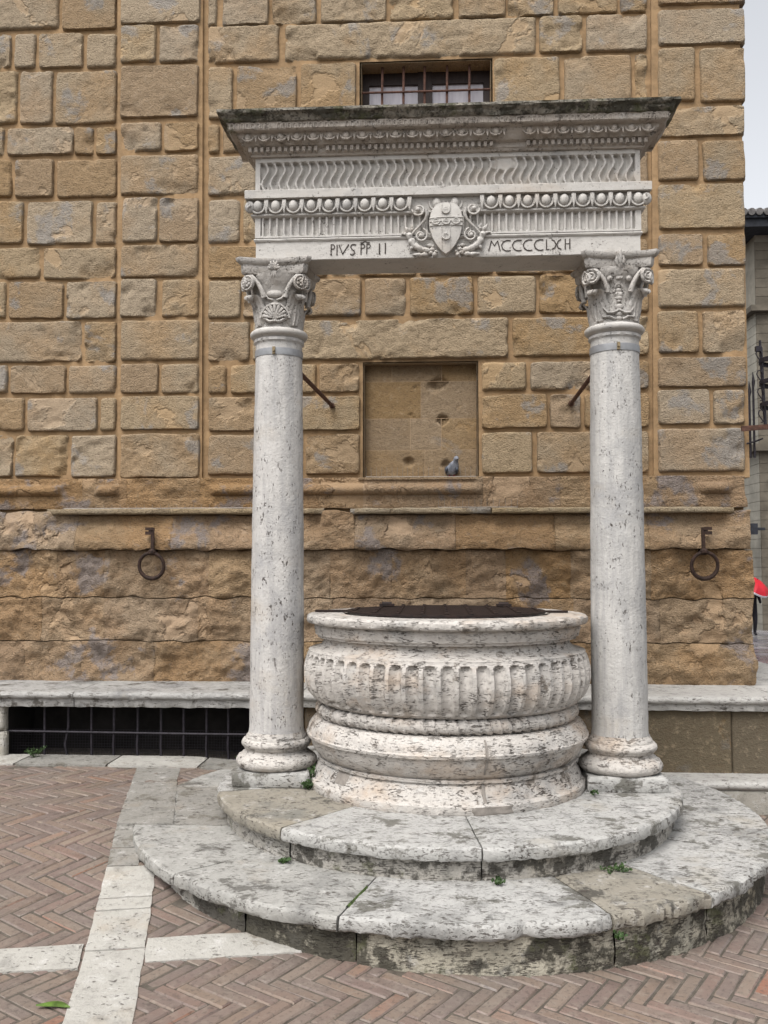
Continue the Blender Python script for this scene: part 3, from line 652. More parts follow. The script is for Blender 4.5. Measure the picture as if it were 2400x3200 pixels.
# ---------------------------------------------------------------- circular steps
steps = thing('round_steps', 'two circular weathered travertine steps carrying the well and its columns', 'steps', (WX, WY, 0))
def rcap(Rr, a, yl): 
    s_ = sin(a); return min(Rr, (yl - WY) / s_) if s_ > .05 else Rr
def ring_slab(a0, a1, rin, Rr, zt, th, mat, seed, yl, wear=1.0, chips=0.):
    n = max(6, int((a1 - a0) * Rr / .022)); m = 9
    sec = [(None, 0)] * 0
    P = []; g = .004 / Rr
    for i in range(n + 1):
        a = lerp(a0 + g, a1 - g, i / n); e = 1 - min(1, min(i, n - i) / 1.2)
        ro = rcap(Rr, a, yl) + .003 * wear * nz(a * 4, seed, 2) + .004 * wear * nz(a * 26, seed, 5) - .006 * wear * max(0, fb(a * 34, seed, 8, 3))
        ch = chips * max(0, fb(a * 9, seed, 3, 4) + .15) * .09
        ro -= ch
        ri = min(rin, ro - .12); prof = []
        for k in range(m): prof.append((lerp(ri, ro - .045, k / (m - 1)), zt))
        for dr, dz in ((-.012, -.001), (-.002, -.010), (0, -.026), (0, -.048), (-.005, -.059), (-.016, -th), (-.10, -th - .001)): prof.append((ro + dr, zt + dz))
        row = []
        for k, (r, z) in enumerate(prof):
            x, y = WX + r * cos(a), WY + r * sin(a)
            q = (.0045 * nz(x * 7, y * 7, seed * .3) + .0028 * nz(x * 25, y * 25, seed)) * wear
            zz = z + q - .004 * e * (k < m + 3)
            if k >= m: zz += .004 * wear * nz(a * 40, k * .6, seed) - ch * .2 * (k == m + 1)
            rr = r + (.005 * wear * nz(a * 55, k * .9, seed + 2) if k >= m - 1 else 0)
            row.append((WX + rr * cos(a), WY + rr * sin(a), zz))
        P.append(row)
    mb = MB().grid(P); M_ = len(P[0])
    mb.f.append(tuple(reversed(range(M_)))); mb.f.append(tuple(n * M_ + k for k in range(M_)))
    return obj('step_slab', mb, mat, steps, True, 34)
def ring_riser(a0, a1, Rr, z0, z1, mat, seed, yl, wear=1.0):
    n = max(6, int((a1 - a0) * Rr / .022)); P = []; g = .003 / Rr; nzz = 9
    for i in range(n + 1):
        a = lerp(a0 + g, a1 - g, i / n); e = 1 - min(1, min(i, n - i) / 1.2); row = []
        for k in range(nzz + 1):
            z = lerp(z0, z1, k / nzz); rb_ = rcap(Rr, a, yl)
            rr = rb_ + wear * (.007 * fb(a * 7, z * 12, seed, 4) + .004 * nz(a * 40, z * 50, seed)) - .008 * e
            row.append((WX + rr * cos(a), WY + rr * sin(a), z))
        row.append((WX + (rb_ - .12) * cos(a), WY + (rb_ - .12) * sin(a), z1)); P.append(row)
    mb = MB().grid(P); M_ = len(P[0])
    return obj('riser_stone', mb, mat, steps, True, 50)
ZU, ZL, RU, RL = .365, .210, 1.295, 1.735
D = R
lo = [(-215, -172, M_stepg, 1, 0), (-172, -135.5, M_stepg, 1, 0), (-135.5, -105, M_stepg, 1.3, .3), (-105, -68, M_step, 1.5, .5), (-68, -50.5, M_stepb, 1.1, .7), (-50.5, -26.5, M_step, 1.2, .5), (-26.5, -2, M_step, 1.1, .2), (-2, 30, M_step, 1, 0), (30, 90, M_stepg, 1, 0), (90, 145, M_stepg, 1, 0)]
for i, (a, b, mt, w, c) in enumerate(lo): ring_slab(D(a), D(b), 1.15, RL, ZL + .002 * nz(i, 1, 1), .064, mt, i + 1, 6.17, w, c)
for i, (a, b, mt) in enumerate(((-215, -168, M_riser), (-168, -141, M_riser), (-141, -121, M_riser), (-121, -103, M_riserL), (-103, -67, M_riserL), (-67, -49, M_riserL), (-49, -20, M_riserL), (-20, 30, M_riser))):
    ring_riser(D(a), D(b), RL - .056, -.14, ZL - .064, mt, i + 20, 6.16, 1.6)
up = [(-232, -183, M_step, 1), (-183, -164, M_step, 1), (-164, -127.6, M_stepb, 1), (-127.6, -83.7, M_step, 1), (-83.7, -22, M_step, 1.2), (-22, 15, M_step, 1), (15, 70, M_step, 1), (70, 128, M_stepg, 1)]
for i, (a, b, mt, w) in enumerate(up): ring_slab(D(a), D(b), .55, RU, ZU, .058, mt, i + 41, 6.43, w, .15)
for i, (a, b) in enumerate(((-232, -165), (-165, -127), (-127, -83.5), (-83.5, -30), (-30, 30))): ring_riser(D(a), D(b), RU - .050, .17, ZU - .058, M_riser, i + 60, 6.42, 1.1)
obj('steps_core', MB().lathe([(0, ZL - .075), (1.62, ZL - .075)], 48, (WX, WY)).box((WX - .9, WY - .8, -.2), (WX + .9, WY + .8, .30)), M_mort, steps, False)
# moss lines and weeds in the joints
def moss(a, r0, r1, z, name='moss'):
    mb = MB(); n = 10; P = []
    for i in range(n + 1):
        r = lerp(r0, r1, i / n); w = .008 + .006 * abs(nz(r * 20, a, 2)); c_, s_ = cos(a), sin(a); px, py = WX + r * c_, WY + r * s_
        P.append([(px + s_ * w, py - c_ * w, z - .006), (px, py, z + .005 + .004 * nz(r * 40, 1, 1)), (px - s_ * w, py + c_ * w, z - .006)])
    return tag(obj('moss', mb.grid(P), M_mossg), 'thin line of green moss in a joint of the lower step', 'moss')
moss(D(-105), 1.38, 1.62, ZL)

# ---------------------------------------------------------------- well head
well = thing('stone_well', 'round carved travertine well head with fluted bowl and rope moulding', 'well', (WX, WY, ZU))
def wob(s_, amp=.004):
    return lambda a, r, h: amp * fb(cos(a) * 3 + s_, sin(a) * 3, h * 7, 4) + amp * .6 * nz(cos(a) * 22, sin(a) * 22, h * 24 + s_)
def dens(prof, st=.012):
    out = []
    for (r0, h0), (r1, h1) in zip(prof, prof[1:]):
        n = max(1, int(math.hypot(r1 - r0, h1 - h0) / st))
        out += [(lerp(r0, r1, i / n), lerp(h0, h1, i / n)) for i in range(n)]
    return out + [prof[-1]]
P_base = [(.70, .355), (.783, .357), (.789, .37), (.788, .405), (.782, .413), (.764, .418), (.760, .428), (.752, .45), (.738, .475), (.727, .492), (.720, .503), (.735, .506), (.737, .522), (.690, .527)]
P_tor = [(.675, .522), (.722, .526), (.745, .545), (.768, .582), (.783, .622), (.786, .634), (.800, .637), (.803, .652), (.795, .660), (.790, .685), (.773, .712), (.748, .734), (.67, .742)]
P_bowl = [(.66, .816), (.722, .820), (.755, .838), (.790, .876), (.811, .922), (.821, .97), (.819, 1.02), (.810, 1.062), (.799, 1.092), (.792, 1.102), (.792, 1.112), (.780, 1.116), (.756, 1.121), (.730, 1.130), (.712, 1.145), (.704, 1.162), (.701, 1.184)]
P_rim = [(.66, 1.180), (.738, 1.183), (.741, 1.195), (.752, 1.199), (.753, 1.211), (.756, 1.222), (.760, 1.240), (.756, 1.256), (.757, 1.259), (.792, 1.262), (.801, 1.270), (.805, 1.284), (.802, 1.300), (.793, 1.309), (.778, 1.313), (.60, 1.313), (.585, 1.305), (.585, 1.20)]
obj('base_ring', MB().lathe(dens(P_base, .014), 260, (WX, WY), wob(1, .006)), M_well, well, True, 32)
obj('torus', MB().lathe(dens(P_tor, .014), 260, (WX, WY), wob(2, .004)), M_well, well, True, 32)
NF = 58
def flute(a, r, h):
    u = (a / (2 * math.pi) * NF) % 1.0; q = (u - .5) / .33
    o = wob(3, .0035)(a, r, h)
    if abs(q) >= 1 or h > 1.098 or h < .825: return o
    top = 1.096 - .022 * (1 - math.sqrt(1 - q * q))
    if h > top: return o
    dpt = .034 * (1 - q * q) ** .5 * ss(.825, .86, h) * lerp(.8, 1, ss(.86, 1.05, h))
    return o - dpt * ss(0, .012, top - h)
obj('fluted_bowl', MB().lathe(dens(P_bowl, .009), NF * 9, (WX, WY), flute), M_well, well, True, 38)
P = []
for i in range(640):
    a = 2 * math.pi * i / 640; row = []
    for k in range(14):
        ph = 2 * math.pi * k / 14; sw = ((a / (2 * math.pi) * 84 + ph / (2 * math.pi) * 1.0) % 1.0)
        rr = .033 + .014 * (sw ** .8) + .003 * nz(cos(a) * 20, sin(a) * 20, ph)
        row.append((WX + (.707 + rr * cos(ph)) * cos(a), WY + (.707 + rr * cos(ph)) * sin(a), .779 + rr * .92 * sin(ph)))
    P.append(row)
obj('rope_moulding', MB().grid(P, True, True), M_well, well, True, 50)
def rimwear(a, r, h):
    return wob(4, .0055)(a, r, h) - (.012 * max(0, fb(cos(a) * 9, sin(a) * 9, h * 20, 3)) if 1.24 < h < 1.31 and r > .75 else 0)
obj('rim', MB().lathe(dens(P_rim, .012), 300, (WX, WY), rimwear), M_well, well, True, 32)
obj('shaft_lining', MB().lathe([(.60, .4), (.60, 1.29)], 48, (WX, WY)), M_dark, well)
def prof_r(prof, h):
    for (r0, h0), (r1, h1) in zip(prof, prof[1:]):
        if h0 <= h <= h1 and h1 > h0: return lerp(r0, r1, (h - h0) / (h1 - h0))
    return prof[-1][0]
def patch(prof, ac, w, h0, h1, s_, off=.0045):
    P = []; n = 10; m = 14
    for i in range(n + 1):
        row = []
        for k in range(m + 1):
            h = lerp(h0, h1, k / m); a = ac + (i / n - .5) * w * (1 + .5 * nz(h * 25, i > n / 2, s_)) + .012 * nz(h * 20, s_, 1)
            hh = h + (.006 * nz(a * 60, k, s_) if k in (0, m) else 0)
            ed = i in (0, n) or k in (0, m)
            r = prof_r(prof, hh) + (-.008 if ed else off) + .002 * nz(a * 90, hh * 90, s_)
            row.append((WX + r * cos(a), WY + r * sin(a), hh))
        P.append(row)
    return obj('mortar_patch', MB().grid(P), M_mort, well, True, 60)
aj = D(-90 + 14.0)
patch(P_tor, aj, .014, .54, .735, 1); patch(P_base, aj - .005, .026, .40, .52, 2); patch(P_base, aj + .045, .30, .357, .408, 3, .006); patch(P_base, D(-138), .16, .44, .515, 4)
# iron cover of the well
cov = thing('well_cover', 'flat rusty iron grating laid over the mouth of the well', 'grating', (WX, WY, 1.32))
for i in range(27):
    y = -.53 + i * .0408; h = math.sqrt(max(0, .545 ** 2 - y * y))
    if h > .08: obj('flat_bar', MB().box((WX - h, WY + y - .0125, 1.318), (WX + h, WY + y + .0125, 1.331)), M_lid, cov, False)
for i in range(9):
    x = -.52 + i * .13; h = math.sqrt(max(0, .545 ** 2 - x * x)); mb = MB().box((WX + x - .011, WY - h, 1.3315), (WX + x + .011, WY + h, 1.3365))
    obj('cross_bar', mb, M_lid, cov, False)
hoop = MB().lathe([(.548, 1.3165), (.572, 1.317), (.572, 1.329), (.548, 1.330)], 64, (WX, WY)); obj('hoop', hoop, M_lid, cov, True, 30)
for x in (-.36, .36): obj('hinge', MB().box((WX + x - .045, WY + .30, 1.336), (WX + x + .045, WY + .38, 1.348)).tube([(WX + x - .03, WY + .34, 1.35), (WX + x + .03, WY + .34, 1.35)], .011, 8), M_lid, cov, False)
RV = MB().ell((0, 0, 0), .010, .010, .007, 6, 4).mesh('rivet', M_lid)
for i in range(9):
    x = -.52 + i * .13
    for y in (-.4, -.2, 0, .2, .4):
        if math.hypot(x, y) < .52: link('rivet', RV, cov, (WX + x, WY + y, 1.3375))
for sx in (-1, 1): obj('lug', MB().box((WX + sx * .55 if sx > 0 else WX - .76, WY - .02, 1.3155), (WX + .70 if sx > 0 else WX - .55, WY + .03, 1.3265)), M_lid, cov, False)

# ---------------------------------------------------------------- columns
def leafsheet(mb, az, path, wid, cup=.012, ribs=5, serr=.16, cx=0, cy=0, th=.010, side=None):
    # carved leaf: path of (radius, z), half width per station; stands out from the bell at azimuth az
    n = len(path); m = 14; rad = Vector((cos(az), sin(az), 0)); tan = Vector((-sin(az), cos(az), 0)); P = []
    for i, ((r, z), w) in enumerate(zip(path, wid)):
        w *= 1 - serr * (.5 + .5 * cos(i * 2 * math.pi / 3)); row = []
        for k in range(m + 1):
            t = -1 + 2 * k / m
            q = rad * (r - cup * t * t + .004 * cos(t * ribs * math.pi)) + tan * (w * t) + Vector((cx, cy, z))
            row.append(tuple(q))
        for k in range(m, -1, -1):
            t = -1 + 2 * k / m; q = rad * (r - cup * t * t - th) + tan * (w * t * .97) + Vector((cx, cy, z - .003)); row.append(tuple(q))
        P.append(row)
    b = len(mb.v); mb.grid(P, close_v=True); M_ = len(P[0])
    mb.f.append(tuple(b + k for k in range(M_))); mb.f.append(tuple(b + (n - 1) * M_ + k for k in reversed(range(M_))))
def spiral(mb, c, ax_u, ax_w, r0, turns, th, start=0, sgn=1, n=40, taper=.35):
    pts = []; rs = []
    for i in range(n + 1):
        t = i / n; a = start + sgn * t * turns * 2 * math.pi; r = r0 * (1 - t) ** 1.15 + .002
        pts.append(tuple(Vector(c) + ax_u * cos(a) * r + ax_w * sin(a) * r)); rs.append(th * (1 - t * (1 - taper)))
    mb.tube(pts, rs, 6)
def column(x, y, kind, label, mat):
    z0 = ZU; c = thing('column', label, 'column', (x, y, z0), 'columns flanking the well')
    obj('plinth', rough_block(x - .216, x + .216, z0 - .004, z0 + .080, y - .216, .010, 500 + kind, .5, .004, .35, .03, .012).box((x - .205, y - .195, z0 - .01), (x + .205, y + .21, z0 + .076)), M_step, c, True, 50)
    pb = [(.10, .078), (.205, .080), (.222, .090), (.231, .108), (.230, .122), (.219, .140), (.200, .150), (.196, .158), (.182, .166), (.176, .178), (.181, .188), (.188, .191), (.189, .197), (.197, .203), (.201, .214), (.199, .226), (.190, .236), (.176, .240), (.174, .256), (.165, .264), (.160, .28)]
    f = lambda s_, a_: (lambda a, r, h: a_ * fb(cos(a) * 2 + s_, sin(a) * 2, h * 6, 4) + a_ * .6 * nz(cos(a) * 9 + s_, sin(a) * 9, h * 30))
    obj('base', MB().lathe(dens(pb, .01), 80, (x, y), f(kind, .005), z0), M_well, c, True, 50)
    sh = [(.160, .262), (.1545, .30)]
    for i in range(1, 91):
        t = i / 90; h = lerp(.30, 2.505, t); sh.append((.1545 - .0185 * t ** 1.7, h))
    sh += [(.137, 2.508), (.147, 2.516), (.147, 2.532), (.13, 2.54)]
    obj('shaft', MB().lathe(sh, 96, (x, y), f(kind + 5, .0022), z0), mat, c, True, 50)
    bd = obj('iron_band', MB().lathe([(.13, 2.43), (.1405, 2.43), (.1408, 2.432), (.1408, 2.468), (.1405, 2.47), (.13, 2.47)], 96, (x, y), None, z0), M_band, c, True, 30)
    ba = D(-92); bx_, by_ = x + .148 * cos(ba), y + .148 * sin(ba)
    obj('bolt', MB().tube([(bx_, by_ + .01, z0 + 2.45), (bx_, by_ - .012, z0 + 2.45)], .007, 8).box((bx_ - .008, by_ - .003, z0 + 2.43), (bx_ + .008, by_ + .01, z0 + 2.472)), M_bolt, bd, False)
    za = z0 + 2.565
    ag = [(.14, -.03)] + [(.148 + .021 * cos(q), .021 * sin(q)) for q in [(-80 + i * 16) * math.pi / 180 for i in range(11)]] + [(.13, .028)]
    obj('astragal', MB().lathe(ag, 80, (x, y), f(kind + 2, .0025), za), M_marb, c, True, 60)
    # capital
    zc = z0 + 2.588; H = .305
    def bell(h): return .139 + .010 * (h / H) + .042 * ss(.55, 1.0, h / H) ** 1.4
    cap = obj('capital', MB().lathe([(.10, -.01)] + [(bell(H * i / 24), H * i / 24) for i in range(25)] + [(.1, H + .004)], 96, (x, y), lambda a, r, h: .006 * fb(cos(a) * 5 + kind, sin(a) * 5, h * 24, 4) + .005 * nz(cos(a) * 12, sin(a) * 12, h * 55 + kind), zc), M_cap, c, True, 50)
    # abacus: concave-sided, two tiers
    def abp(hw, sag, cut):
        out = []
        for s_ in range(4):
            an = -math.pi / 2 + s_ * math.pi / 2; e = Vector((cos(an + math.pi / 2), sin(an + math.pi / 2))); nn = Vector((cos(an), sin(an)))
            for i in range(13):
                t = -1 + i / 6; q = nn * (hw - sag * (1 - t * t)) + e * (hw * t * (1 - cut / hw)); out.append((x + q.x, y + q.y))
        return out
    tiers = [(.183, .035, zc + H - .004), (.190, .036, zc + H + .006), (.194, .036, zc + H + .034), (.194, .036, zc + H + .046), (.204, .036, zc + H + .050), (.213, .036, zc + H + .060), (.218, .036, zc + H + .072), (.217, .036, zc + H + .082)]
    P = []
    for hw, sg, z in tiers: P.append([(px + .003 * nz(px * 22, py * 22, z * 30), py, z + .002 * nz(px * 25, py * 25, 4)) for px, py in abp(hw, sg, .022)])
    am = MB().grid(P, close_v=True); n_ = len(P[0]); am.f.append(tuple(range(n_))); am.f.append(tuple((len(P) - 1) * n_ + k for k in reversed(range(n_))))
    obj('abacus', am, M_cap, cap, True, 40)
    zb = zc
    for s_ in range(4):
        ad = -3 * math.pi / 4 + s_ * math.pi / 2          # corner azimuth
        rad = Vector((cos(ad), sin(ad), 0))
        # corner leaf, curling out under the volute
        lf = MB(); leafsheet(lf, ad, [(.148, zb + .012), (.154, zb + .05), (.160, zb + .095), (.172, zb + .135), (.192, zb + .163), (.214, zb + .178), (.230, zb + .176), (.236, zb + .163), (.230, zb + .152)], [.050, .062, .066, .064, .060, .055, .046, .034, .018], .020, 5, .2, x, y)
        obj('leaf', lf, M_cap, cap, True, 60)
        for sg in (-1, 1):
            an = ad + sg * math.pi / 4                     # the side this volute faces
            nn = Vector((cos(an), sin(an), 0)); tt = Vector((-sin(an), cos(an), 0)) * (-sg)   # towards the corner
            nn2 = (nn * .9 + tt * .42).normalized(); t2 = Vector((0, 0, 1)).cross(nn2).normalized()
            if t2.dot(tt) < 0: t2 = -t2
            ctr = Vector((x, y, zb + .245)) + nn * .168 + tt * .150
            vm = MB()
            if kind == 0:
                Mx = Matrix((t2, nn2, Vector((0, 0, 1)))).transposed()
                vm.ell(ctr, .043, .016, .044, 16, 8, Mx)
                vm.tube([tuple(ctr + nn2 * .012 + t2 * .037 * cos(q) + Vector((0, 0, 1)) * .038 * sin(q)) for q in [i * math.pi / 10 for i in range(21)]], .0065, 6, False)
                for i in range(7):
                    q = i * 2 * math.pi / 7; vm.ell(ctr + nn2 * .017 + t2 * .019 * cos(q) + Vector((0, 0, 1)) * .019 * sin(q), .0095, .0095, .0095, 7, 5)
                vm.ell(ctr + nn2 * .021, .009, .009, .009, 7, 5)
            else:
                Mx = Matrix((t2, nn2, Vector((0, 0, 1)))).transposed()
                vm.ell(ctr - nn2 * .004, .036, .012, .038, 14, 7, Mx)
                spiral(vm, tuple(ctr + nn2 * .010), t2, Vector((0, 0, 1)), .040, 2.1, .0095, math.pi * .6, 1, 44, .7)
            # stalk that feeds the volute
            pA = Vector((x, y, zb + .165)) + nn * .158 + tt * .062
            pB = Vector((x, y, zb + .232)) + nn * .172 + tt * .075; pC = ctr + Vector((0, 0, .042)) - tt * .022
            pts = [pA.lerp(pB, i / 5).lerp(pB.lerp(pC, i / 5), i / 5) for i in range(6)] + [ctr + Vector((0, 0, .043)) + tt * .015]
            vm.tube([tuple(p) for p in pts], [.016, .015, .014, .013, .012, .011, .009], 7)
            obj('volute', vm, M_cap, cap, True, 60)
    fa = -math.pi / 2; om = MB(); fy = y - .181
    # fleuron on the abacus
    if kind == 0:
        for i in range(7):
            q = math.pi / 2 + (i - 3) * .42; L = .052 if i in (2, 3, 4) else .042
            b0 = Vector((x, fy - .004, zb + H + .012)); tip = b0 + Vector((cos(q) * L * .9, -.010, sin(q) * L))
            om.tube([tuple(b0), tuple(b0.lerp(tip, .5) + Vector((0, -.012, 0))), tuple(tip)], [.007, .0125, .004], 6)
        for i in range(5):
            q = -math.pi / 2 + (i - 2) * .5; b0 = Vector((x, fy - .004, zb + H + .012)); tip = b0 + Vector((cos(q) * .032, .004, sin(q) * .048))
            om.tube([tuple(b0), tuple(b0.lerp(tip, .5) + Vector((0, -.008, 0))), tuple(tip)], [.006, .009, .003], 6)
    else:
        om.ell((x, fy - .012, zb + H + .048), .015, .014, .052, 8, 7)
        for s_ in (-1, 1):
            om.tube([(x, fy - .006, zb + H - .012), (x + s_ * .022, fy - .016, zb + H + .022), (x + s_ * .018, fy - .014, zb + H + .055)], [.006, .012, .004], 6)
            om.tube([(x, fy, zb + H - .018), (x + s_ * .035, fy + .004, zb + H - .022), (x + s_ * .055, fy + .01, zb + H - .006)], [.006, .008, .004], 6)
    obj('fleuron', om, M_cap, cap, True, 60)
    rl = MB(); yb = lambda h: y - bell(h) - .003
    if kind == 0:
        hz = zb + .045
        for i in range(9):
            q = math.pi / 2 + (i - 4) * .33; L = .080 * (1 - .12 * abs(i - 4) / 4)
            rl.tube([(x, yb(.03), hz), (x + cos(q) * L * .5, yb(.08) - .009, hz + sin(q) * L * .5), (x + cos(q) * L, yb(.12) - .006, hz + sin(q) * L)], [.004, .008, .0095], 6)
        rl.tube([(x + cos(q) * .084, yb(.1) - .006 + .010 * abs(cos(q)), hz + sin(q) * .086) for q in [math.pi * (.02 + i * .96 / 16) for i in range(17)]], .0075, 6)
        for s_ in (-1, 1):
            rl.tube([(x, yb(.02) - .006, hz - .012), (x + s_ * .03, yb(.02) - .010, hz - .018), (x + s_ * .062, yb(.03), hz + .004), (x + s_ * .085, yb(.05) + .016, hz + .03), (x + s_ * .088, yb(.08) + .02, hz + .07), (x + s_ * .072, yb(.1) + .008, hz + .10)], [.008, .010, .010, .009, .008, .005], 6)
            rl.tube([(x + s_ * .1, yb(.05) + .03, zb + .012), (x + s_ * .112, yb(.05) + .045, zb + .07), (x + s_ * .10, yb(.1) + .03, zb + .13)], [.006, .009, .006], 6)
            rl.tube([(x + s_ * .012, yb(.16) - .004, zb + .152), (x + s_ * .04, yb(.16) - .006, zb + .16), (x + s_ * .055, yb(.18), zb + .185), (x + s_ * .07, yb(.2) + .004, zb + .215)], [.007, .008, .007, .004], 6)
        rl.ell((x, yb(.18) + .008, zb + .188), .052, .03, .026, 12, 7)
    else:
        for h, r in ((.02, .02), (.045, .026), (.07, .016), (.085, .028), (.115, .014), (.135, .022), (.155, .030), (.178, .022), (.198, .012), (.212, .018)): rl.ell((x, yb(h) + .004, zb + h), r, .012, r * .62, 10, 6)
        for s_ in (-1, 1):
            rl.tube([(x, yb(.06) - .004, zb + .066), (x + s_ * .03, yb(.06) - .006, zb + .05), (x + s_ * .062, yb(.07) + .002, zb + .052), (x + s_ * .085, yb(.1) + .016, zb + .085)], [.008, .009, .008, .005], 6)
            rl.tube([(x + s_ * .02, yb(.02) - .002, zb + .015), (x + s_ * .05, yb(.02) + .002, zb + .03), (x + s_ * .085, yb(.03) + .016, zb + .03), (x + s_ * .09, yb(.04) + .02, zb + .055)], [.006, .008, .007, .004], 6)
            rl.tube([(x, yb(.22) - .002, zb + .222), (x + s_ * .014, yb(.2) - .002, zb + .205), (x + s_ * .028, yb(.18) - .002, zb + .165)], [.005, .006, .005], 6)
            rl.ell((x + s_ * .052, yb(.235) - .002, zb + .238), .017, .012, .017, 9, 6)
            rl.ell((x + s_ * .052, yb(.235) - .012, zb + .238), .008, .006, .008, 7, 5)
        rl.box((x - .018, yb(.24) - .006, zb + .236), (x + .018, yb(.24) + .02, zb + .25))
    obj('carved_relief', rl, M_cap, cap, True, 60)
    return c
COLY = 5.26
column(-.918, COLY, 0, 'left travertine column with scallop shell and rosette capital', M_shaft)
column(1.030, COLY, 1, 'right travertine column with spiral volute capital', M_shaftg)

# ---------------------------------------------------------------- entablature
ent = thing('entablature', 'carved white marble entablature with wavy flutes resting on the two columns', 'entablature', (.06, 5.25, 3.338))
XL, XR, YF, YB = -1.032, 1.155, 5.118, 5.388
def ring_profile(name, prof, xl, xr, mat, amp=.002, par=None, n=None, seed=0, y1=YB, endwear=0):
    # moulding that runs along the front and returns along both ends; prof = (projection, z)
    P = []; path = []
    n = n or 120
    for i in range(7): path.append(('l', i / 6))
    for i in range(n + 1): path.append(('f', i / n))
    for i in range(7): path.append(('r', 1 - i / 6))
    for k, t in path:
        row = []
        for j, (p, z) in enumerate(prof):
            a = amp * (nz(t * 40 + seed, j * .5, 1) + .6 * nz(t * 130, j * .9, seed))
            ew = endwear * fb(j * .9, t * 3, seed + 3, 3)
            if k == 'l': q = (xl - p + ew, lerp(y1, YF - p, t), z + a)
            elif k == 'r': q = (xr + p + ew, lerp(y1, YF - p, t), z + a)
            else: q = (lerp(xl - p, xr + p, t) + (ew if t in (0, 1) else 0), YF - p + a, z + a * .7)
            row.append(q)
        P.append(row)
    mb = MB().grid(P); m = len(prof); N_ = len(P)
    mb.f.append(tuple(i * m for i in range(N_))); mb.f.append(tuple(i * m + m - 1 for i in reversed(range(N_))))
    mb.f.append(tuple(range(m - 1, -1, -1)) + tuple()) if 0 else None
    return obj(name, mb, mat, par or ent, True, 35)
ZA = 3.338
arch = ring_profile('architrave', dens([(-.004, ZA), (0, ZA + .004), (0, ZA + .106), (.004, ZA + .108), (.010, ZA + .114), (.012, ZA + .120), (.008, ZA + .126), (.001, ZA + .128)], .02), XL, XR, M_marb, .002)
def panel(name, x0, x1, z0, z1, fn, nx, nzz, par, mat=M_marb, yb=YB, sharp=30):
    P = [[(lerp(x0, x1, i / nx), fn(lerp(x0, x1, i / nx), lerp(z0, z1, j / nzz)), lerp(z0, z1, j / nzz)) for j in range(nzz + 1)] for i in range(nx + 1)]
    mb = MB().grid(P); n2 = nzz + 1
    loop = [(i, 0) for i in range(nx + 1)] + [(nx, j) for j in range(1, n2)] + [(i, n2 - 1) for i in range(nx - 1, -1, -1)] + [(0, j) for j in range(n2 - 2, 0, -1)]
    b = len(mb.v)
    for (i, j) in loop: x, y, z = mb.v[i * n2 + j]; mb.v.append((x, yb, z))
    for k in range(len(loop)):
        k2 = (k + 1) % len(loop); i, j = loop[k]; i2, j2 = loop[k2]; mb.f.append((i * n2 + j, b + k, b + k2, i2 * n2 + j2))
    mb.f.append(tuple(b + k for k in range(len(loop))))
    return obj(name, mb, mat, par, True, sharp)
# upright flutes
PF = .0411
def fl_up(x, z):
    y = YF - .010 - .002 * nz(x * 20, z * 20, 2)
    if x < XL + .03 or x > XR - .03: return y
    u = ((x - XL) / PF) % 1; q = (u - .5) / .34; h = z - (ZA + .130)
    if abs(q) < 1:
        lo_, hi_ = .012 + .008 * (1 - math.sqrt(1 - q * q)), .116
        if lo_ < h < hi_: y += .022 * (1 - q * q) ** .35
        if h < .02 and lo_ < h and int((x - XL) / PF) % 3 == 0: y += .006
    return y
panel('fluted_fascia', XL - .004, XR + .004, ZA + .130, ZA + .250, fl_up, 54 * 9, 22, arch)
ring_profile('cyma_fillet', dens([(.008, ZA + .247), (.018, ZA + .250), (.026, ZA + .256), (.026, ZA + .264), (.018, ZA + .268)], .006), XL, XR, M_marb, .0015, arch)
ring_profile('ovolo', dens([(.012, ZA + .266), (.018, ZA + .280), (.020, ZA + .30), (.020, ZA + .325), (.018, ZA + .345)], .01), XL, XR, M_marb, .001, arch)
ring_profile('plain_fascia', dens([(.030, ZA + .344), (.056, ZA + .347), (.057, ZA + .392), (.052, ZA + .396), (-.01, ZA + .398)], .012), XL, XR, M_marb, .0018, arch)
def egg_mesh(s=1.0):
    mb = MB(); mb.ell((0, -.006 * s, .002 * s), .027 * s, .028 * s, .035 * s, 14, 10)
    pts = [(.041 * s * cos(q), -.010 * s + .010 * s * sin(q) * 0, .006 * s + .043 * s * sin(q)) for q in [math.pi * (.93 + i * 1.14 / 14) for i in range(15)]]
    mb.tube(pts, .0075 * s, 6); return mb.mesh('egg', M_marb, True, 60)
def dart_mesh(s=1.0):
    mb = MB()
    for dx, w in ((-.008, .005), (0, .006), (.008, .005)): mb.tube([(dx * s, -.014 * s, .034 * s), (dx * .8 * s, -.020 * s, 0), (0, -.012 * s, -.042 * s)], [w * s * .9, w * s, .002 * s], 6)
    return mb.mesh('dart', M_marb, True, 60)
EG, DA = egg_mesh(), dart_mesh()
ne = 22; px = (XR - XL + .07) / ne
for i in range(ne):
    x = XL - .035 + px * (i + .5)
    if not .09 < abs(x - .062) < .17: link('egg', EG, arch, (x, YF - (.023 if abs(x - .062) > .1 else .010), ZA + .305))
    if i < ne - 1 and not abs(x + px / 2 - .062) < .15: link('dart', DA, arch, (x + px / 2, YF - .030, ZA + .305))
for sx, x in ((-1, XL - .03), (1, XR + .03)):
    mb = MB().ell((x, YF - .028, ZA + .305), .03, .026, .036, 12, 8); mb.tube([(x - .01, YF - .055, ZA + .29), (x + .008, YF - .056, ZA + .305), (x - .006, YF - .054, ZA + .325)], .006, 6)
    obj('corner_leaf', mb, M_marb, arch, True, 60)
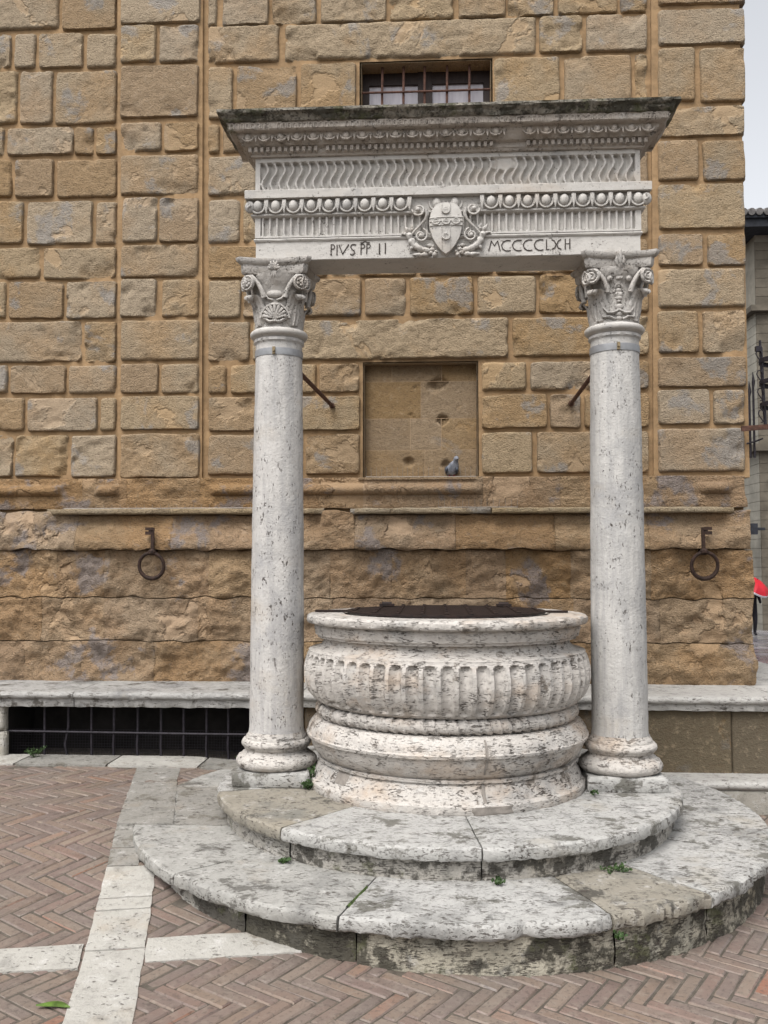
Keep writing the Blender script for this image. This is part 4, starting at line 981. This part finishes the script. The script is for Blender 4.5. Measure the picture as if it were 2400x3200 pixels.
# strigil frieze
FZ0, FZ1 = ZA + .398, ZA + .602
PS = .0495
def strig(x, z):
    y = YF - .002 * nz(x * 16, z * 16, 5)
    if x < XL + .025 or x > XR - .025: return y
    t = (FZ1 - .026 - z) / (FZ1 - FZ0 - .038)
    if t < 0 or t > 1: return y - (.005 if t < 0 else 0)
    off = .019 * sin(2 * math.pi * (t * .96 + .02)) + .006 * (t - .5)
    u = ((x - off - XL) / PS) % 1; q = (u - .5) / .36
    e = min(t, 1 - t) * (FZ1 - FZ0) / .018
    dm = ss(.03, .10, abs(x - .395) + max(0, t - .35) * .5 + .04 * nz(x * 30, z * 30, 8))
    if abs(q) < 1 and e > 1 - math.sqrt(1 - q * q): y += .028 * (1 - q * q) ** .4 * dm
    return y + .006 * (1 - dm)
fri = panel('frieze', XL - .006, XR + .006, FZ0, FZ1, strig, 44 * 11, 34, ent)
# cornice
zc0 = FZ1
corn = ring_profile('cornice', dens([(-.02, zc0 - .001), (.022, zc0 + .002), (.026, zc0 + .014), (.032, zc0 + .018), (.034, zc0 + .045), (.060, zc0 + .050), (.064, zc0 + .056), (.070, zc0 + .064), (.088, zc0 + .085), (.096, zc0 + .103), (.104, zc0 + .106), (.130, zc0 + .108), (.137, zc0 + .114), (.139, zc0 + .142), (.144, zc0 + .147)], .008), XL, XR, M_marbd, .003, endwear=.02, n=200)
ring_profile('top_edge', dens([(.138, zc0 + .1455), (.150, zc0 + .150), (.158, zc0 + .160), (.168, zc0 + .176), (.184, zc0 + .186), (.190, zc0 + .190), (.188, zc0 + .205), (.17, zc0 + .209)], .007), XL, XR, M_moss, .006, corn, endwear=.02, n=260, seed=4)
obj('top_bed', MB().box((XL - .17, YF - .17, zc0 + .19), (XR + .17, YB, zc0 + .206)), M_moss, corn, False)
DM = MB().box((-.009, -.020, -.013), (.009, .004, .013)).mesh('dentil', M_marbd, False)
nd = 66; x0, x1 = XL - .045, XR + .045
for i in range(nd):
    x = lerp(x0, x1, (i + .5) / nd)
    if abs(x - .405) < .055 or nz(i * 3.7, 1, 1) > .5: continue
    link('dentil', DM, corn, (x, YF - .036, zc0 + .031))
EG2 = egg_mesh(.80); EG2.materials[0] = M_marbd; DA2 = dart_mesh(.8); DA2.materials[0] = M_marbd
ne = 25; x0, x1 = XL - .08, XR + .08; px = (x1 - x0) / ne
for i in range(ne):
    x = x0 + px * (i + .5)
    if abs(x - .405) < .06: continue
    e = link('egg', EG2, corn, (x, YF - .080, zc0 + .082)); e.rotation_euler = (R(-24), 0, 0)
    if i < ne - 1: e = link('dart', DA2, corn, (x + px / 2, YF - .080, zc0 + .082)); e.rotation_euler = (R(-24), 0, 0)
FT = MB().tube([(-.010, -.002, -.014), (-.010, -.004, .006), (-.006, -.004, .013), (0, -.004, .016), (.006, -.004, .013), (.010, -.004, .006), (.010, -.002, -.014)], .0032, 5).mesh('tongue', M_marbd, True, 60)
nt = 82; x0, x1 = XL - .13, XR + .13
for i in range(nt):
    if nz(i * .31, 7, 2) < .32: link('tongue', FT, corn, (lerp(x0, x1, (i + .5) / nt), YF - .138, zc0 + .126))

# coat of arms
arms = link('coat_of_arms', None, ent, (.062, YF, ZA)); arms.empty_display_size = .05
SC = .000322; cx0 = .062
def A(u, v, dy=0): return (cx0 + (u - 795) * SC, YF - .045 - dy, ZA + .004 + (1015 - v) * SC)
out = [(700, 92), (620, 125), (560, 200), (520, 290), (498, 420), (508, 550), (560, 720), (640, 860), (720, 960), (790, 1015), (870, 960), (950, 860), (1030, 720), (1075, 560), (1095, 430), (1085, 330), (1050, 200), (980, 120), (880, 90), (795, 84)]
sm = MB(); cen = (795, 480); P = []
for f in (1.0, .985, .95, .8, .55, .3, .05):
    P.append([(A(cen[0] + (u - cen[0]) * f, cen[1] + (v - cen[1]) * f)[0], YF - (.030 if f == 1 else .046 + .014 * (1 - f * f)), A(0, cen[1] + (v - cen[1]) * f)[2]) for u, v in reversed(out)])
P.insert(0, [(a, YF + .01, c) for a, b, c in P[0]]); sm.grid(P, close_v=True)
sh = obj('shield', sm, M_marb, arms, True, 40)
def ysh(u, v):
    f = min(1, math.hypot((u - 795) / 300, (v - 480) / 520)); return YF - (.047 + .014 * (1 - f * f))
def bar(pts, r, n=6, name='cross_bar', dy=.002):
    mb = MB()
    for pl, rr in zip(pts, r): mb.tube([(A(u, v)[0], ysh(u, v) - dy, A(u, v)[2]) for u, v in pl], rr, n)
    return obj(name, mb, M_marb, sh, True, 60)
bar([[(505, 375), (650, 370), (795, 368), (950, 366), (1090, 365)], [(508, 440), (650, 437), (795, 435), (950, 432), (1092, 430)], [(512, 510), (650, 508), (795, 506), (950, 504), (1085, 502)], [(722, 110), (722, 200), (722, 300), (722, 365)], [(868, 110), (868, 200), (868, 300), (868, 365)], [(722, 520), (722, 640), (722, 780), (722, 940)], [(868, 520), (868, 640), (868, 780), (868, 940)]], [.0032, .0028, .0038, .0022, .0022, .0018, .0018])
def crescent(u0, v0, r):
    mb = MB(); pts = []; rs = []
    for i in range(15):
        q = math.pi * (.85 + 1.3 * i / 14); pts.append((A(u0 + r * cos(q), 0)[0], ysh(u0, v0) - .006, A(0, v0 - r * sin(q))[2])); rs.append(.0015 + .0036 * sin(math.pi * i / 14))
    mb.tube(pts, rs, 6)
    pts = [(A(u0 + r * .62 * cos(q), 0)[0], ysh(u0, v0) - .004, A(0, v0 - r * .62 * sin(q))[2]) for q in [2 * math.pi * i / 16 for i in range(17)]]
    mb.tube(pts, .0022, 5, False); obj('crescent', mb, M_marb, sh, True, 60)
for u0, v0 in ((795, 235), (615, 430), (797, 435), (972, 425), (797, 700)): crescent(u0, v0, 66)
UX, UZ = Vector((1, 0, 0)), Vector((0, 0, 1))
for sg in (-1, 1):
    q = lambda u, v, dy: (cx0 + sg * (u - 795) * SC, YF - dy, ZA + .004 + (1015 - v) * SC)
    sc = MB()
    spiral(sc, q(1270, 215, .052), UX * sg, UZ, .036, 1.7, .0075, 0, -1, 40, .6); sc.ell(q(1285, 215, .056), .013, .012, .013, 8, 6)
    spiral(sc, q(1235, 660, .030), UX * sg, UZ, .038, 1.8, .0075, math.pi * .6, 1, 40, .6); sc.ell(q(1240, 660, .034), .012, .010, .012, 8, 6)
    sc.tube([q(1150, 200, .05), q(1120, 290, .045), (q(1160, 380, .035)), q(1250, 470, .028), q(1340, 560, .028), q(1390, 620, .026)], [.010, .011, .009, .007, .006, .006], 7)
    obj('scroll', sc, M_marb, arms, True, 60)
    lf = MB()
    for pts, rs in (([(1010, 900), (1120, 920), (1260, 880), (1370, 800), (1430, 680), (1460, 560), (1530, 450)], [.010, .015, .019, .020, .018, .013, .003]),
                    ([(1000, 850), (1080, 830), (1150, 810)], [.008, .011, .003]), ([(960, 930), (1000, 990), (1040, 1035)], [.008, .013, .006]),
                    ([(1030, 950), (1150, 985), (1270, 990), (1390, 975)], [.008, .013, .012, .003]), ([(1420, 640), (1500, 620), (1560, 600), (1590, 640)], [.010, .009, .006, .003]),
                    ([(1400, 560), (1390, 500), (1420, 440)], [.010, .010, .003]), ([(1330, 830), (1400, 860), (1430, 920)], [.012, .010, .003])):
        pts2 = []; rs2 = []
        for (a, b), ra, rb2 in zip(zip(pts, pts[1:]), rs, rs[1:]):
            for k in range(4): t = k / 4; pts2.append(q(lerp(a[0], b[0], t), lerp(a[1], b[1], t), .016 + .006 * sin(k * 1.6))); rs2.append(lerp(ra, rb2, t) * (1 + .22 * sin(len(rs2) * 1.9)))
        pts2.append(q(*pts[-1], .014)); rs2.append(rs[-1]); lf.tube(pts2, rs2, 8)
    obj('acanthus', lf, M_marb, arms, True, 60)
# incised inscriptions
def arcp(cx, cy, rx, ry, a0, a1, n=12): return [(cx + rx * cos(R(lerp(a0, a1, i / n))), cy + ry * sin(R(lerp(a0, a1, i / n)))) for i in range(n + 1)]
ins = link('inscription', None, ent, (0, YF, ZA)); ins.empty_display_size = .05
def letter(strokes):
    mb = MB()
    for st, w in strokes:
        pts = st; n = len(pts); L_, R_ = [], []
        for i, (x, z) in enumerate(pts):
            a, b = pts[max(0, i - 1)], pts[min(n - 1, i + 1)]; dx, dz = b[0] - a[0], b[1] - a[1]; l = math.hypot(dx, dz) or 1
            ww = (w if not isinstance(w, tuple) else lerp(w[0], w[1], i / (n - 1))) / 2
            L_.append((x - dz / l * ww, z + dx / l * ww)); R_.append((x + dz / l * ww, z - dx / l * ww))
        P = [[(p[0], YF + .004, p[1]) for p in L_], [(p[0], YF - .0036, p[1]) for p in L_], [(p[0], YF - .0036, p[1]) for p in R_], [(p[0], YF + .004, p[1]) for p in R_]]
        mb.grid(P, close_u=True)
    obj('letter', mb, M_letter, ins, False)
# left: pixels of a 1659-wide enlargement turned into metres on the face
ql = lambda u, v: (-.660 + (u - 0) * .000262, ZA + .007 + (505 - v - (u * .012)) * .000262)
LL = lambda pts: [ql(u, v) for u, v in pts]
w1, w2 = .0060, .0044
letter([(LL([(248, 190), (245, 425)]), w1), (LL([(250, 195), (300, 200), (328, 240), (305, 290), (255, 298)]), w2), (LL([(228, 425), (265, 425)]), w2)])
letter([(LL([(378, 200), (374, 425)]), w1), (LL([(360, 425), (390, 425)]), w2)])
letter([(LL([(418, 200), (500, 410)]), w1), (LL([(500, 410), (632, 195)]), w1)])
letter([(LL([(790, 210), (745, 195), (695, 210), (675, 250), (700, 300), (750, 340), (765, 380), (735, 420), (700, 428), (668, 412)]), w1)])
letter([(LL([(905, 185), (903, 420)]), w1), (LL([(905, 190), (960, 190), (990, 225), (965, 275), (910, 285)]), w2), (LL([(890, 160), (945, 160), (965, 140), (995, 125)]), w2)])
letter([(LL([(1030, 185), (1028, 415)]), w1), (LL([(1030, 190), (1085, 190), (1112, 225), (1090, 270), (1040, 280)]), w2), (LL([(995, 125), (1020, 140), (1040, 158), (1095, 158)]), w2)])
letter([(LL([(1308, 180), (1305, 410)]), .0074), (LL([(1290, 410), (1325, 410)]), w2)])
letter([(LL([(1437, 180), (1435, 408)]), .0068), (LL([(1422, 180), (1448, 180)]), w2)])
qr = lambda u, v: (.2445 + u * .000351, ZA + .012 + (362 - v - u * .019) * .000351)
LR = lambda pts: [qr(u, v) for u, v in pts]
letter([(LR([(170, 305), (215, 135)]), w1), (LR([(215, 135), (262, 215), (315, 135)]), w2), (LR([(315, 135), (355, 300)]), w1)])
for cx_, dv in ((455, 0), (630, -5), (803, -8), (980, -12)):
    letter([(LR([(cx_ + 70, 130 + dv), (cx_ + 10, 128 + dv), (cx_ - 45, 150 + dv), (cx_ - 78, 205 + dv), (cx_ - 60, 265 + dv), (cx_ - 15, 298 + dv), (cx_ + 35, 302 + dv), (cx_ + 68, 292 + dv)]), w1)])
letter([(LR([(1100, 115), (1098, 280)]), w1), (LR([(1098, 280), (1145, 275)]), w2)])
letter([(LR([(1180, 115), (1225, 135), (1250, 190), (1235, 245), (1185, 275)]), w1), (LR([(1332, 112), (1290, 135), (1264, 190), (1285, 250), (1335, 275)]), w1)])
letter([(LR([(1400, 105), (1398, 275)]), w1), (LR([(1472, 100), (1470, 272)]), w1), (LR([(1405, 182), (1468, 180)]), .0026)])

# ---------------------------------------------------------------- ironwork on the wall
for s_, x, xc, lab in ((-1, -.819, -.918, 'rusty iron rod tying the left column back to the wall'), (1, 1.055, 1.030, 'rusty iron rod tying the right column back to the wall')):
    zr = 2.83
    a = Vector((xc + (.03 if s_ < 0 else -.02), COLY + .15, 2.818)); b = Vector((x - .01 * s_, 7.06, zr))
    t = thing('tie_rod', lab, 'iron rod', tuple(b), 'iron tie rods between columns and wall')
    obj('rod', MB().tube([tuple(a), tuple(a.lerp(b, .5)), tuple(b)], .015, 8), M_rod, t)
    obj('anchor', MB().tube([tuple(b + Vector((0, -.03, 0))), tuple(b + Vector((0, .02, 0)))], .022, 8), M_rod, t)
def hitch(x, zt, zc, flip, lab):
    t = thing('hitching_ring', lab, 'iron ring', (x, 6.96, zc), 'iron rings on the palazzo base')
    yw = 6.905
    k = MB()
    k.box((x - .012, yw - .008, zc + .105), (x + .012, yw + .012, zt)); k.box((x - .055 if not flip else x + .006, yw - .012, zt - .055), (x + .004 if not flip else x + .062, yw + .014, zt - .03))
    k.box((x - .055 if not flip else x + .006, yw - .012, zt - .02), (x + .004 if not flip else x + .062, yw + .014, zt + .002)); k.box((x - .03 if not flip else x + .006, yw - .008, zt - .032), (x if not flip else x + .032, yw + .01, zt - .018))
    obj('bracket', k, M_iron, t, False)
    obj('collar', MB().tube([(x, yw - .012, zc + .082), (x, yw - .006, zc + .098), (x, yw, zc + .118)], [.028, .034, .022], 10), M_iron, t)
    obj('spike', MB().tube([(x, yw - .01, zc + .10), (x, 7.05, zc + .11)], .014, 8), M_iron, t)
    n = 40; P = []
    for i in range(n):
        q = 2 * math.pi * i / n; row = []; tr = .0135 + .003 * max(0, -sin(q))
        for k_ in range(8):
            p = 2 * math.pi * k_ / 8; rr = .096 + tr * cos(p); row.append((x + .012 * flip - .006 + rr * cos(q), yw - .008 + tr * sin(p) - .012 * sin(q) + .01, zc - .004 + rr * 1.02 * sin(q)))
        P.append(row)
    obj('ring', MB().grid(P, True, True), M_iron, t)
hitch(-2.177, 1.872, 1.583, 0, 'rusty iron hitching ring on the wall left of the columns')
hitch(1.985, 1.866, 1.585, 1, 'rusty iron hitching ring near the right corner of the palazzo')

# corner lantern, only its left half is inside the picture
lan = thing('iron_lantern', 'dark wrought iron cage lantern on a bar at the palazzo corner', 'lantern', (2.36, 6.98, 2.6))
obj('arm', MB().box((2.30, 6.955, 2.590), (2.90, 6.975, 2.628)).move(Matrix.Translation((2.3, 6.96, 2.6)) @ Matrix.Rotation(R(-4), 4, 'Y') @ Matrix.Translation((-2.3, -6.96, -2.6))), M_rod, lan, False)
lc = Vector((2.635, 6.965, 2.66)); lr = .175
for i in range(8):
    q = 2 * math.pi * i / 8 + math.pi; h = .60 if i != 0 else .62
    r0 = lr * .92
    obj('upright', MB().tube([(lc.x + r0 * cos(q), lc.y + r0 * sin(q), lc.z - .03), (lc.x + lr * cos(q), lc.y + lr * sin(q), lc.z + .3), (lc.x + lr * 1.05 * cos(q), lc.y + lr * 1.05 * sin(q), lc.z + h)], .010, 6), M_ironk, lan)
for h in (.13, .30, .465): obj('hoop', MB().lathe([(lr - .004, -.016), (lr + .012, -.016), (lr + .012, .016), (lr - .004, .016)], 32, (lc.x, lc.y), None, lc.z + h), M_ironk, lan, True, 30)
for h in (.035, .20, .335, .49):
    x0 = lc.x - lr * (.95 + .1 * h)
    pts = [(x0 + .002, lc.y - .012, lc.z + h + .0), (x0 - .004, lc.y - .012, lc.z + h + .035), (x0 - .02, lc.y - .012, lc.z + h + .055), (x0 - .038, lc.y - .012, lc.z + h + .048), (x0 - .046, lc.y - .012, lc.z + h + .026), (x0 - .036, lc.y - .012, lc.z + h + .004), (x0 - .020, lc.y - .012, lc.z + h - .018), (x0 - .012, lc.y - .012, lc.z + h - .032), (x0 - .018, lc.y - .012, lc.z + h - .042), (x0 - .028, lc.y - .012, lc.z + h - .038)]
    obj('curl', MB().tube(pts, .0045, 6), M_ironk, lan)
obj('finial_block', MB().box((lc.x - lr - .045, lc.y - .02, lc.z + .535), (lc.x - lr - .005, lc.y + .012, lc.z + .575)), M_ironk, lan, False)
for i, (x, h) in enumerate(((2.395, .33), (2.425, .40))):
    obj('spike_bar', MB().tube([(x, 7.06, 2.40), (x, 7.06, 2.66 + h - .12), (x + .004, 7.06, 2.66 + h - .08), (x, 7.06, 2.66 + h)], [.009, .008, .013, .002], 7), M_ironk, lan)
obj('brace', MB().tube([(2.36, 7.04, 2.505), (2.42, 7.02, 2.52), (2.47, 7.0, 2.54)], .007, 6), M_ironk, lan)

# pigeon and bird wires in the niche
pg = thing('pigeon', 'grey pigeon sitting at the foot of the blind niche', 'pigeon', (.125, 7.13, 2.262))
pm = MB(); P = []
prof = [(-.11, .05, .004, .004), (-.09, .055, .022, .016), (-.05, .06, .040, .038), (0, .068, .048, .048), (.04, .078, .046, .050), (.07, .10, .034, .04), (.085, .125, .022, .028), (.095, .145, .022, .024), (.108, .152, .018, .018), (.122, .148, .008, .008), (.135, .144, .003, .003)]
for (xx, zz, ry, rz) in prof: P.append([(0 + xx * .35 + ry * .9 * cos(q), xx * -.5 + ry * .35 * cos(q), zz + rz * sin(q)) for q in [2 * math.pi * i / 12 for i in range(12)]])
pm.grid(P, close_v=True); pm.move(Matrix.Translation((.125, 7.13, 2.262))); obj('body', pm, M_bird, pg, True, 70)
for s_ in (-1, 1):
    wg = MB().ell((.125 + s_ * .04, 7.14, 2.262 + .066), .014, .062, .03, 10, 7); obj('wing', wg, M_birdd, pg)
    obj('foot', MB().tube([(.125 + s_ * .018, 7.13, 2.262), (.125 + s_ * .018, 7.13, 2.31)], .004, 5), M_redc, pg)
obj('tail', MB().box((.085, 7.17, 2.29), (.125, 7.192, 2.33)), M_birdd, pg, False)
def spikes(xa, xb, y, z, n, lab, h=.075):
    t = thing('bird_wires', lab, 'bird wires', ((xa + xb) / 2, y, z), 'rows of bird wires')
    obj('rail', MB().tube([(lerp(xa, xb, i / 8), y, z + .003 * nz(i * 1.3, z, 1)) for i in range(9)], .0028, 5), M_wire, t)
    mb = MB()
    for i in range(n):
        x = lerp(xa, xb, i / (n - 1)); 
        if abs(x - .125) < .05 and z > 2.2: continue
        mb.tube([(x, y, z), (x + .012 * nz(i * 2.2, 1, 1), y - .006, z + h)], .0013, 4)
    obj('wires', mb, M_wire, t)
spikes(-.54, .31, 7.03, 2.266, 22, 'row of thin bird wires on the sill of the blind niche')
spikes(.02, .62, 6.955, 2.024, 14, 'row of thin bird wires on the ledge right of the niche', .06)
spikes(-2.9, -1.3, 6.955, 2.024, 26, 'row of thin bird wires on the ledge left of the columns', .03)

# ---------------------------------------------------------------- weeds, leaf, scraps
def weed(x, y, z, r, n, lab, h=.06):
    rn = random.Random(int(x * 1000)); t = thing('weed', lab, 'weed', (x, y, z)); mb = MB()
    for i in range(n):
        a = rn.uniform(0, 6.28); d = rn.uniform(0, r); b = Vector((x + cos(a) * d * .3, y + sin(a) * d * .3, z)); l = rn.uniform(.5, 1) * h
        tip = b + Vector((cos(a) * d, sin(a) * d * .6 - .01, l)); mb.tube([tuple(b), tuple(b.lerp(tip, .6) + Vector((0, 0, .01))), tuple(tip)], .0012, 4, False)
        for k in range(5):
            q = b.lerp(tip, .45 + .14 * k) + Vector((rn.uniform(-1, 1), rn.uniform(-1, 1), rn.uniform(-.3, .8))) * .008
            u = Vector((rn.uniform(-1, 1), rn.uniform(-1, .3), rn.uniform(-.2, .8))).normalized() * rn.uniform(.009, .017); w = u.cross(Vector((rn.uniform(-1, 1), -1, 1))).normalized() * u.length * .5
            bb = len(mb.v); mb.v += [tuple(q), tuple(q + u * .5 + w), tuple(q + u), tuple(q + u * .5 - w)]; mb.f.append((bb, bb + 1, bb + 2, bb + 3))
    obj('foliage', mb, M_leaf, t, False); return t
weed(-2.83, 6.40, G(-2.83, 6.4) + .01, .07, 18, 'tuft of green weed at the left end of the grille', 0.079)
weed(-1.36, 6.42, G(-1.36, 6.42) + .01, .05, 11, 'small green weed at the grille beside the left column', 0.058)
weed(-.70, 5.03, ZU, .06, 21, 'green weed growing between left column base and well', 0.050)
weed(-.685, 5.10, ZU + .02, .03, 9, 'sprig of weed climbing behind the left column base', 0.115)
weed(.83, 5.0, ZU, .03, 8, 'tiny weed at the foot of the right column plinth', 0.022)
weed(WX + 1.3 * cos(D(-55)), WY + 1.3 * sin(D(-55)), ZL, .07, 15, 'patch of weed at the foot of the upper step, right', 0.022)
weed(WX + 1.3 * cos(D(-81)), WY + 1.3 * sin(D(-81)), ZL, .03, 9, 'weed in the joint of the upper step riser', 0.032)
weed(WX + 1.30 * cos(D(-126)), WY + 1.3 * sin(D(-126)), ZL, .035, 9, 'weed at the foot of the upper step, left', 0.025)
weed(WX + 1.745 * cos(D(-68)), WY + 1.745 * sin(D(-68)), ZL - .085, .02, 8, 'small weed in the joint of the lower step riser', 0.029)
fl = MB(); P = []
for i in range(9):
    t = i / 8; w = .020 * sin(math.pi * min(1, t * .95 + .03)) ** .8; x = -1.405 + t * .12; y = 3.215 + .02 * sin(t * 3)
    P.append([(x, y - w, G(x, y) + .008), (x, y, G(x, y) + .013), (x, y + w, G(x, y) + .009)])
tag(obj('fallen_leaf', fl.grid(P), M_gleaf), 'single green leaf fallen on the bricks by the white strip', 'leaf')
tag(obj('paper_scrap', MB().slab([(-1.36, 6.2), (-1.29, 6.19), (-1.28, 6.23), (-1.34, 6.235)], G(-1.3, 6.2) + .013, G(-1.3, 6.2) + .018), M_paper, None, False), 'white paper scrap on the strip beside the left column', 'paper')
tag(obj('stone_chip', MB().ell((1.72, 4.02, G(1.72, 4.02) + .008), .022, .014, .009, 7, 5), M_paper), 'pale stone chip on the paving right of the steps', 'stone')

# ---------------------------------------------------------------- far side of the street, right edge
DX, DY = 12.02, 34.5
far = thing('far_house', 'tall stone house, its shaded front painted darker, with tiled eaves at the end of the street', 'building', (DX + 2, DY + 2, -.9))
obj('wall', MB().box((DX + .03, DY + .03, -1.6), (DX + 12, DY + 14, 14.0)), M_farm, far, False)
FBm = MB().box((0, 0, 0), (.60, .06, .335)).mesh('stone_block', M_far_shaded, False); FSm = MB().box((0, 0, 0), (.06, 1.1, .335)).mesh('stone_block', M_far_lit, False)
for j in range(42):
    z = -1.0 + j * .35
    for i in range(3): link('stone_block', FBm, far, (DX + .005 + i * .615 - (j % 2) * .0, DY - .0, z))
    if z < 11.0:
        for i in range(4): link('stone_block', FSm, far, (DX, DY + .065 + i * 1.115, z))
for z, h in ((11.0, .22), (5.75, .26)): obj('string_course', MB().box((DX - .25, DY - .25, z), (DX + 12, DY + 14, z + h)), M_far_shaded, far, False)
obj('dark_shutter', MB().box((DX - .02, DY + 1.6, 11.4), (DX + .1, DY + 3.4, 13.5)), M_eave, far, False)
ev = obj('eaves', MB().box((DX - .9, DY - .9, 13.95), (DX + 12, DY + 14, 14.25)).box((DX - 1.0, DY - 1.0, 14.25), (DX + 12, DY + 14, 14.4)), M_eave, far, False)
for i in range(14):
    x = DX - 1.0 + i * .28; obj('roof_tile', MB().tube([(x, DY - 1.1, 14.44), (x, DY + 1.2, 15.05)], .13, 10), M_tile, far)
obj('roof', MB().prism([(DX - 1, 14.4), (DX + 12, 14.4), (DX + 12, 15), (DX - 1, 14.45)], DY - .9, DY + 14), M_tile, far, False)
obj('wall_lamp', MB().box((DX - .75, DY - .4, 2.65), (DX - .25, DY - .05, 3.05)).box((DX - .25, DY - .3, 2.8), (DX + .05, DY - .2, 2.9)), M_eave, far, False)
obj('downpipe', MB().tube([(DX - .55, DY + .9, .5), (DX - .55, DY + .9, 4.6)], .07, 8), M_eave, far)
# person with umbrella
px_, py_ = 10.30, 30.6; gz = G(px_, py_) - .012
per = thing('person', 'person in dark coat with a crimson bag walking away under an umbrella', 'person', (px_, py_, gz))
def skin(name, joints, edges, mat, par, root=0):
    me = bpy.data.meshes.new(name); me.from_pydata([j[:3] for j in joints], edges, []); me.materials.append(mat)
    o = link(name, me, par); m = o.modifiers.new('skin', 'SKIN'); m.use_smooth_shade = True
    for v, j in zip(me.skin_vertices[0].data, joints): v.radius = (j[3], j[4] if len(j) > 4 else j[3])
    me.skin_vertices[0].data[root].use_root = True
    o.modifiers.new('sub', 'SUBSURF').levels = 2; o.modifiers['sub'].render_levels = 2
    return o
J = lambda x, y, z, *r: (px_ + x, py_ + y, gz + z, *r)
skin('body', [J(0, 0, .92, .15, .12), J(0, 0, 1.12, .15, .11), J(0, 0, 1.32, .18, .12), J(0, 0, 1.45, .10, .09), J(0, -.01, 1.53, .055, .055), J(0, -.02, 1.62, .085, .095), J(0, -.02, 1.72, .06, .07),
              J(.19, 0, 1.40, .06), J(.26, -.03, 1.15, .05), J(.22, -.20, 1.08, .04), J(.15, -.26, 1.22, .035), J(-.19, 0, 1.40, .06), J(-.25, .02, 1.14, .05), J(-.24, -.05, .92, .04), J(-.24, -.08, .82, .035),
              J(.09, 0, .85, .10), J(.10, -.04, .48, .075), J(.10, .04, .09, .05), J(.10, -.12, .04, .045), J(-.09, 0, .85, .10), J(-.10, .05, .48, .075), J(-.10, .16, .10, .05), J(-.10, .03, .04, .045)],
     [(0, 1), (1, 2), (2, 3), (3, 4), (4, 5), (5, 6), (2, 7), (7, 8), (8, 9), (9, 10), (2, 11), (11, 12), (12, 13), (13, 14), (0, 15), (15, 16), (16, 17), (17, 18), (0, 19), (19, 20), (20, 21), (21, 22)], M_coat, per)
obj('hair', MB().ell((px_, py_, gz + 1.67), .10, .115, .13, 12, 8), M_hair, per)
obj('face', MB().ell((px_, py_ - .07, gz + 1.635), .07, .06, .09, 12, 8).ell((px_, py_ - .135, gz + 1.63), .012, .018, .02, 6, 5), M_skin, per)
tag(obj('shoulder_bag', MB().lathe([(0, 0), (.13, .01), (.15, .06), (.15, .36), (.12, .40), (0, .41)], 14, (0, 0)).move(Matrix.Translation((px_ - .20, py_ - .10, gz + .72)) @ Matrix.Diagonal((1, .5, 1, 1))), M_redc), 'crimson bag hanging at the side of the person in the street', 'bag')
um = thing('umbrella', 'open red umbrella with pale edge carried by the person in the street', 'umbrella', (px_, py_, gz + 1.2))
Mu = Matrix.Translation((px_ - .02, py_ - .25, gz + 1.62)) @ Matrix.Rotation(R(26), 4, 'Y') @ Matrix.Rotation(R(24), 4, 'X')
nr = 8
for k in range(nr):
    P = []
    for i in range(7):
        t = i / 6; row = []
        for j in range(5):
            a = 2 * math.pi * (k + j / 4) / nr; sag = 1 - .05 * sin(math.pi * j / 4) * t; r = .56 * sin(t * 1.18) / sin(1.18) * sag
            row.append((r * cos(a), r * sin(a), .26 * (cos(t * 1.3) - cos(1.3)) / (1 - cos(1.3)) - .02 * t * sin(math.pi * j / 4)))
        P.append(row)
    pn = obj('panel', MB().grid(P).move(Mu), M_red, um, True, 60)
    ed = MB().grid([[(q[0] * f, q[1] * f, q[2] - dz) for q in P[-1]] for f, dz in ((.985, -.008), (1.012, .006), (1.02, .055))]).move(Mu); obj('edge_trim', ed, M_trim, pn)
    obj('rib', MB().tube([(P[i][0][0], P[i][0][1], P[i][0][2] - .006) for i in range(7)], .005, 4).move(Mu), M_ironk, um)
obj('shaft', MB().tube([(0, 0, .31), (0, 0, -.52)], .008, 6).move(Mu), M_ironk, um)
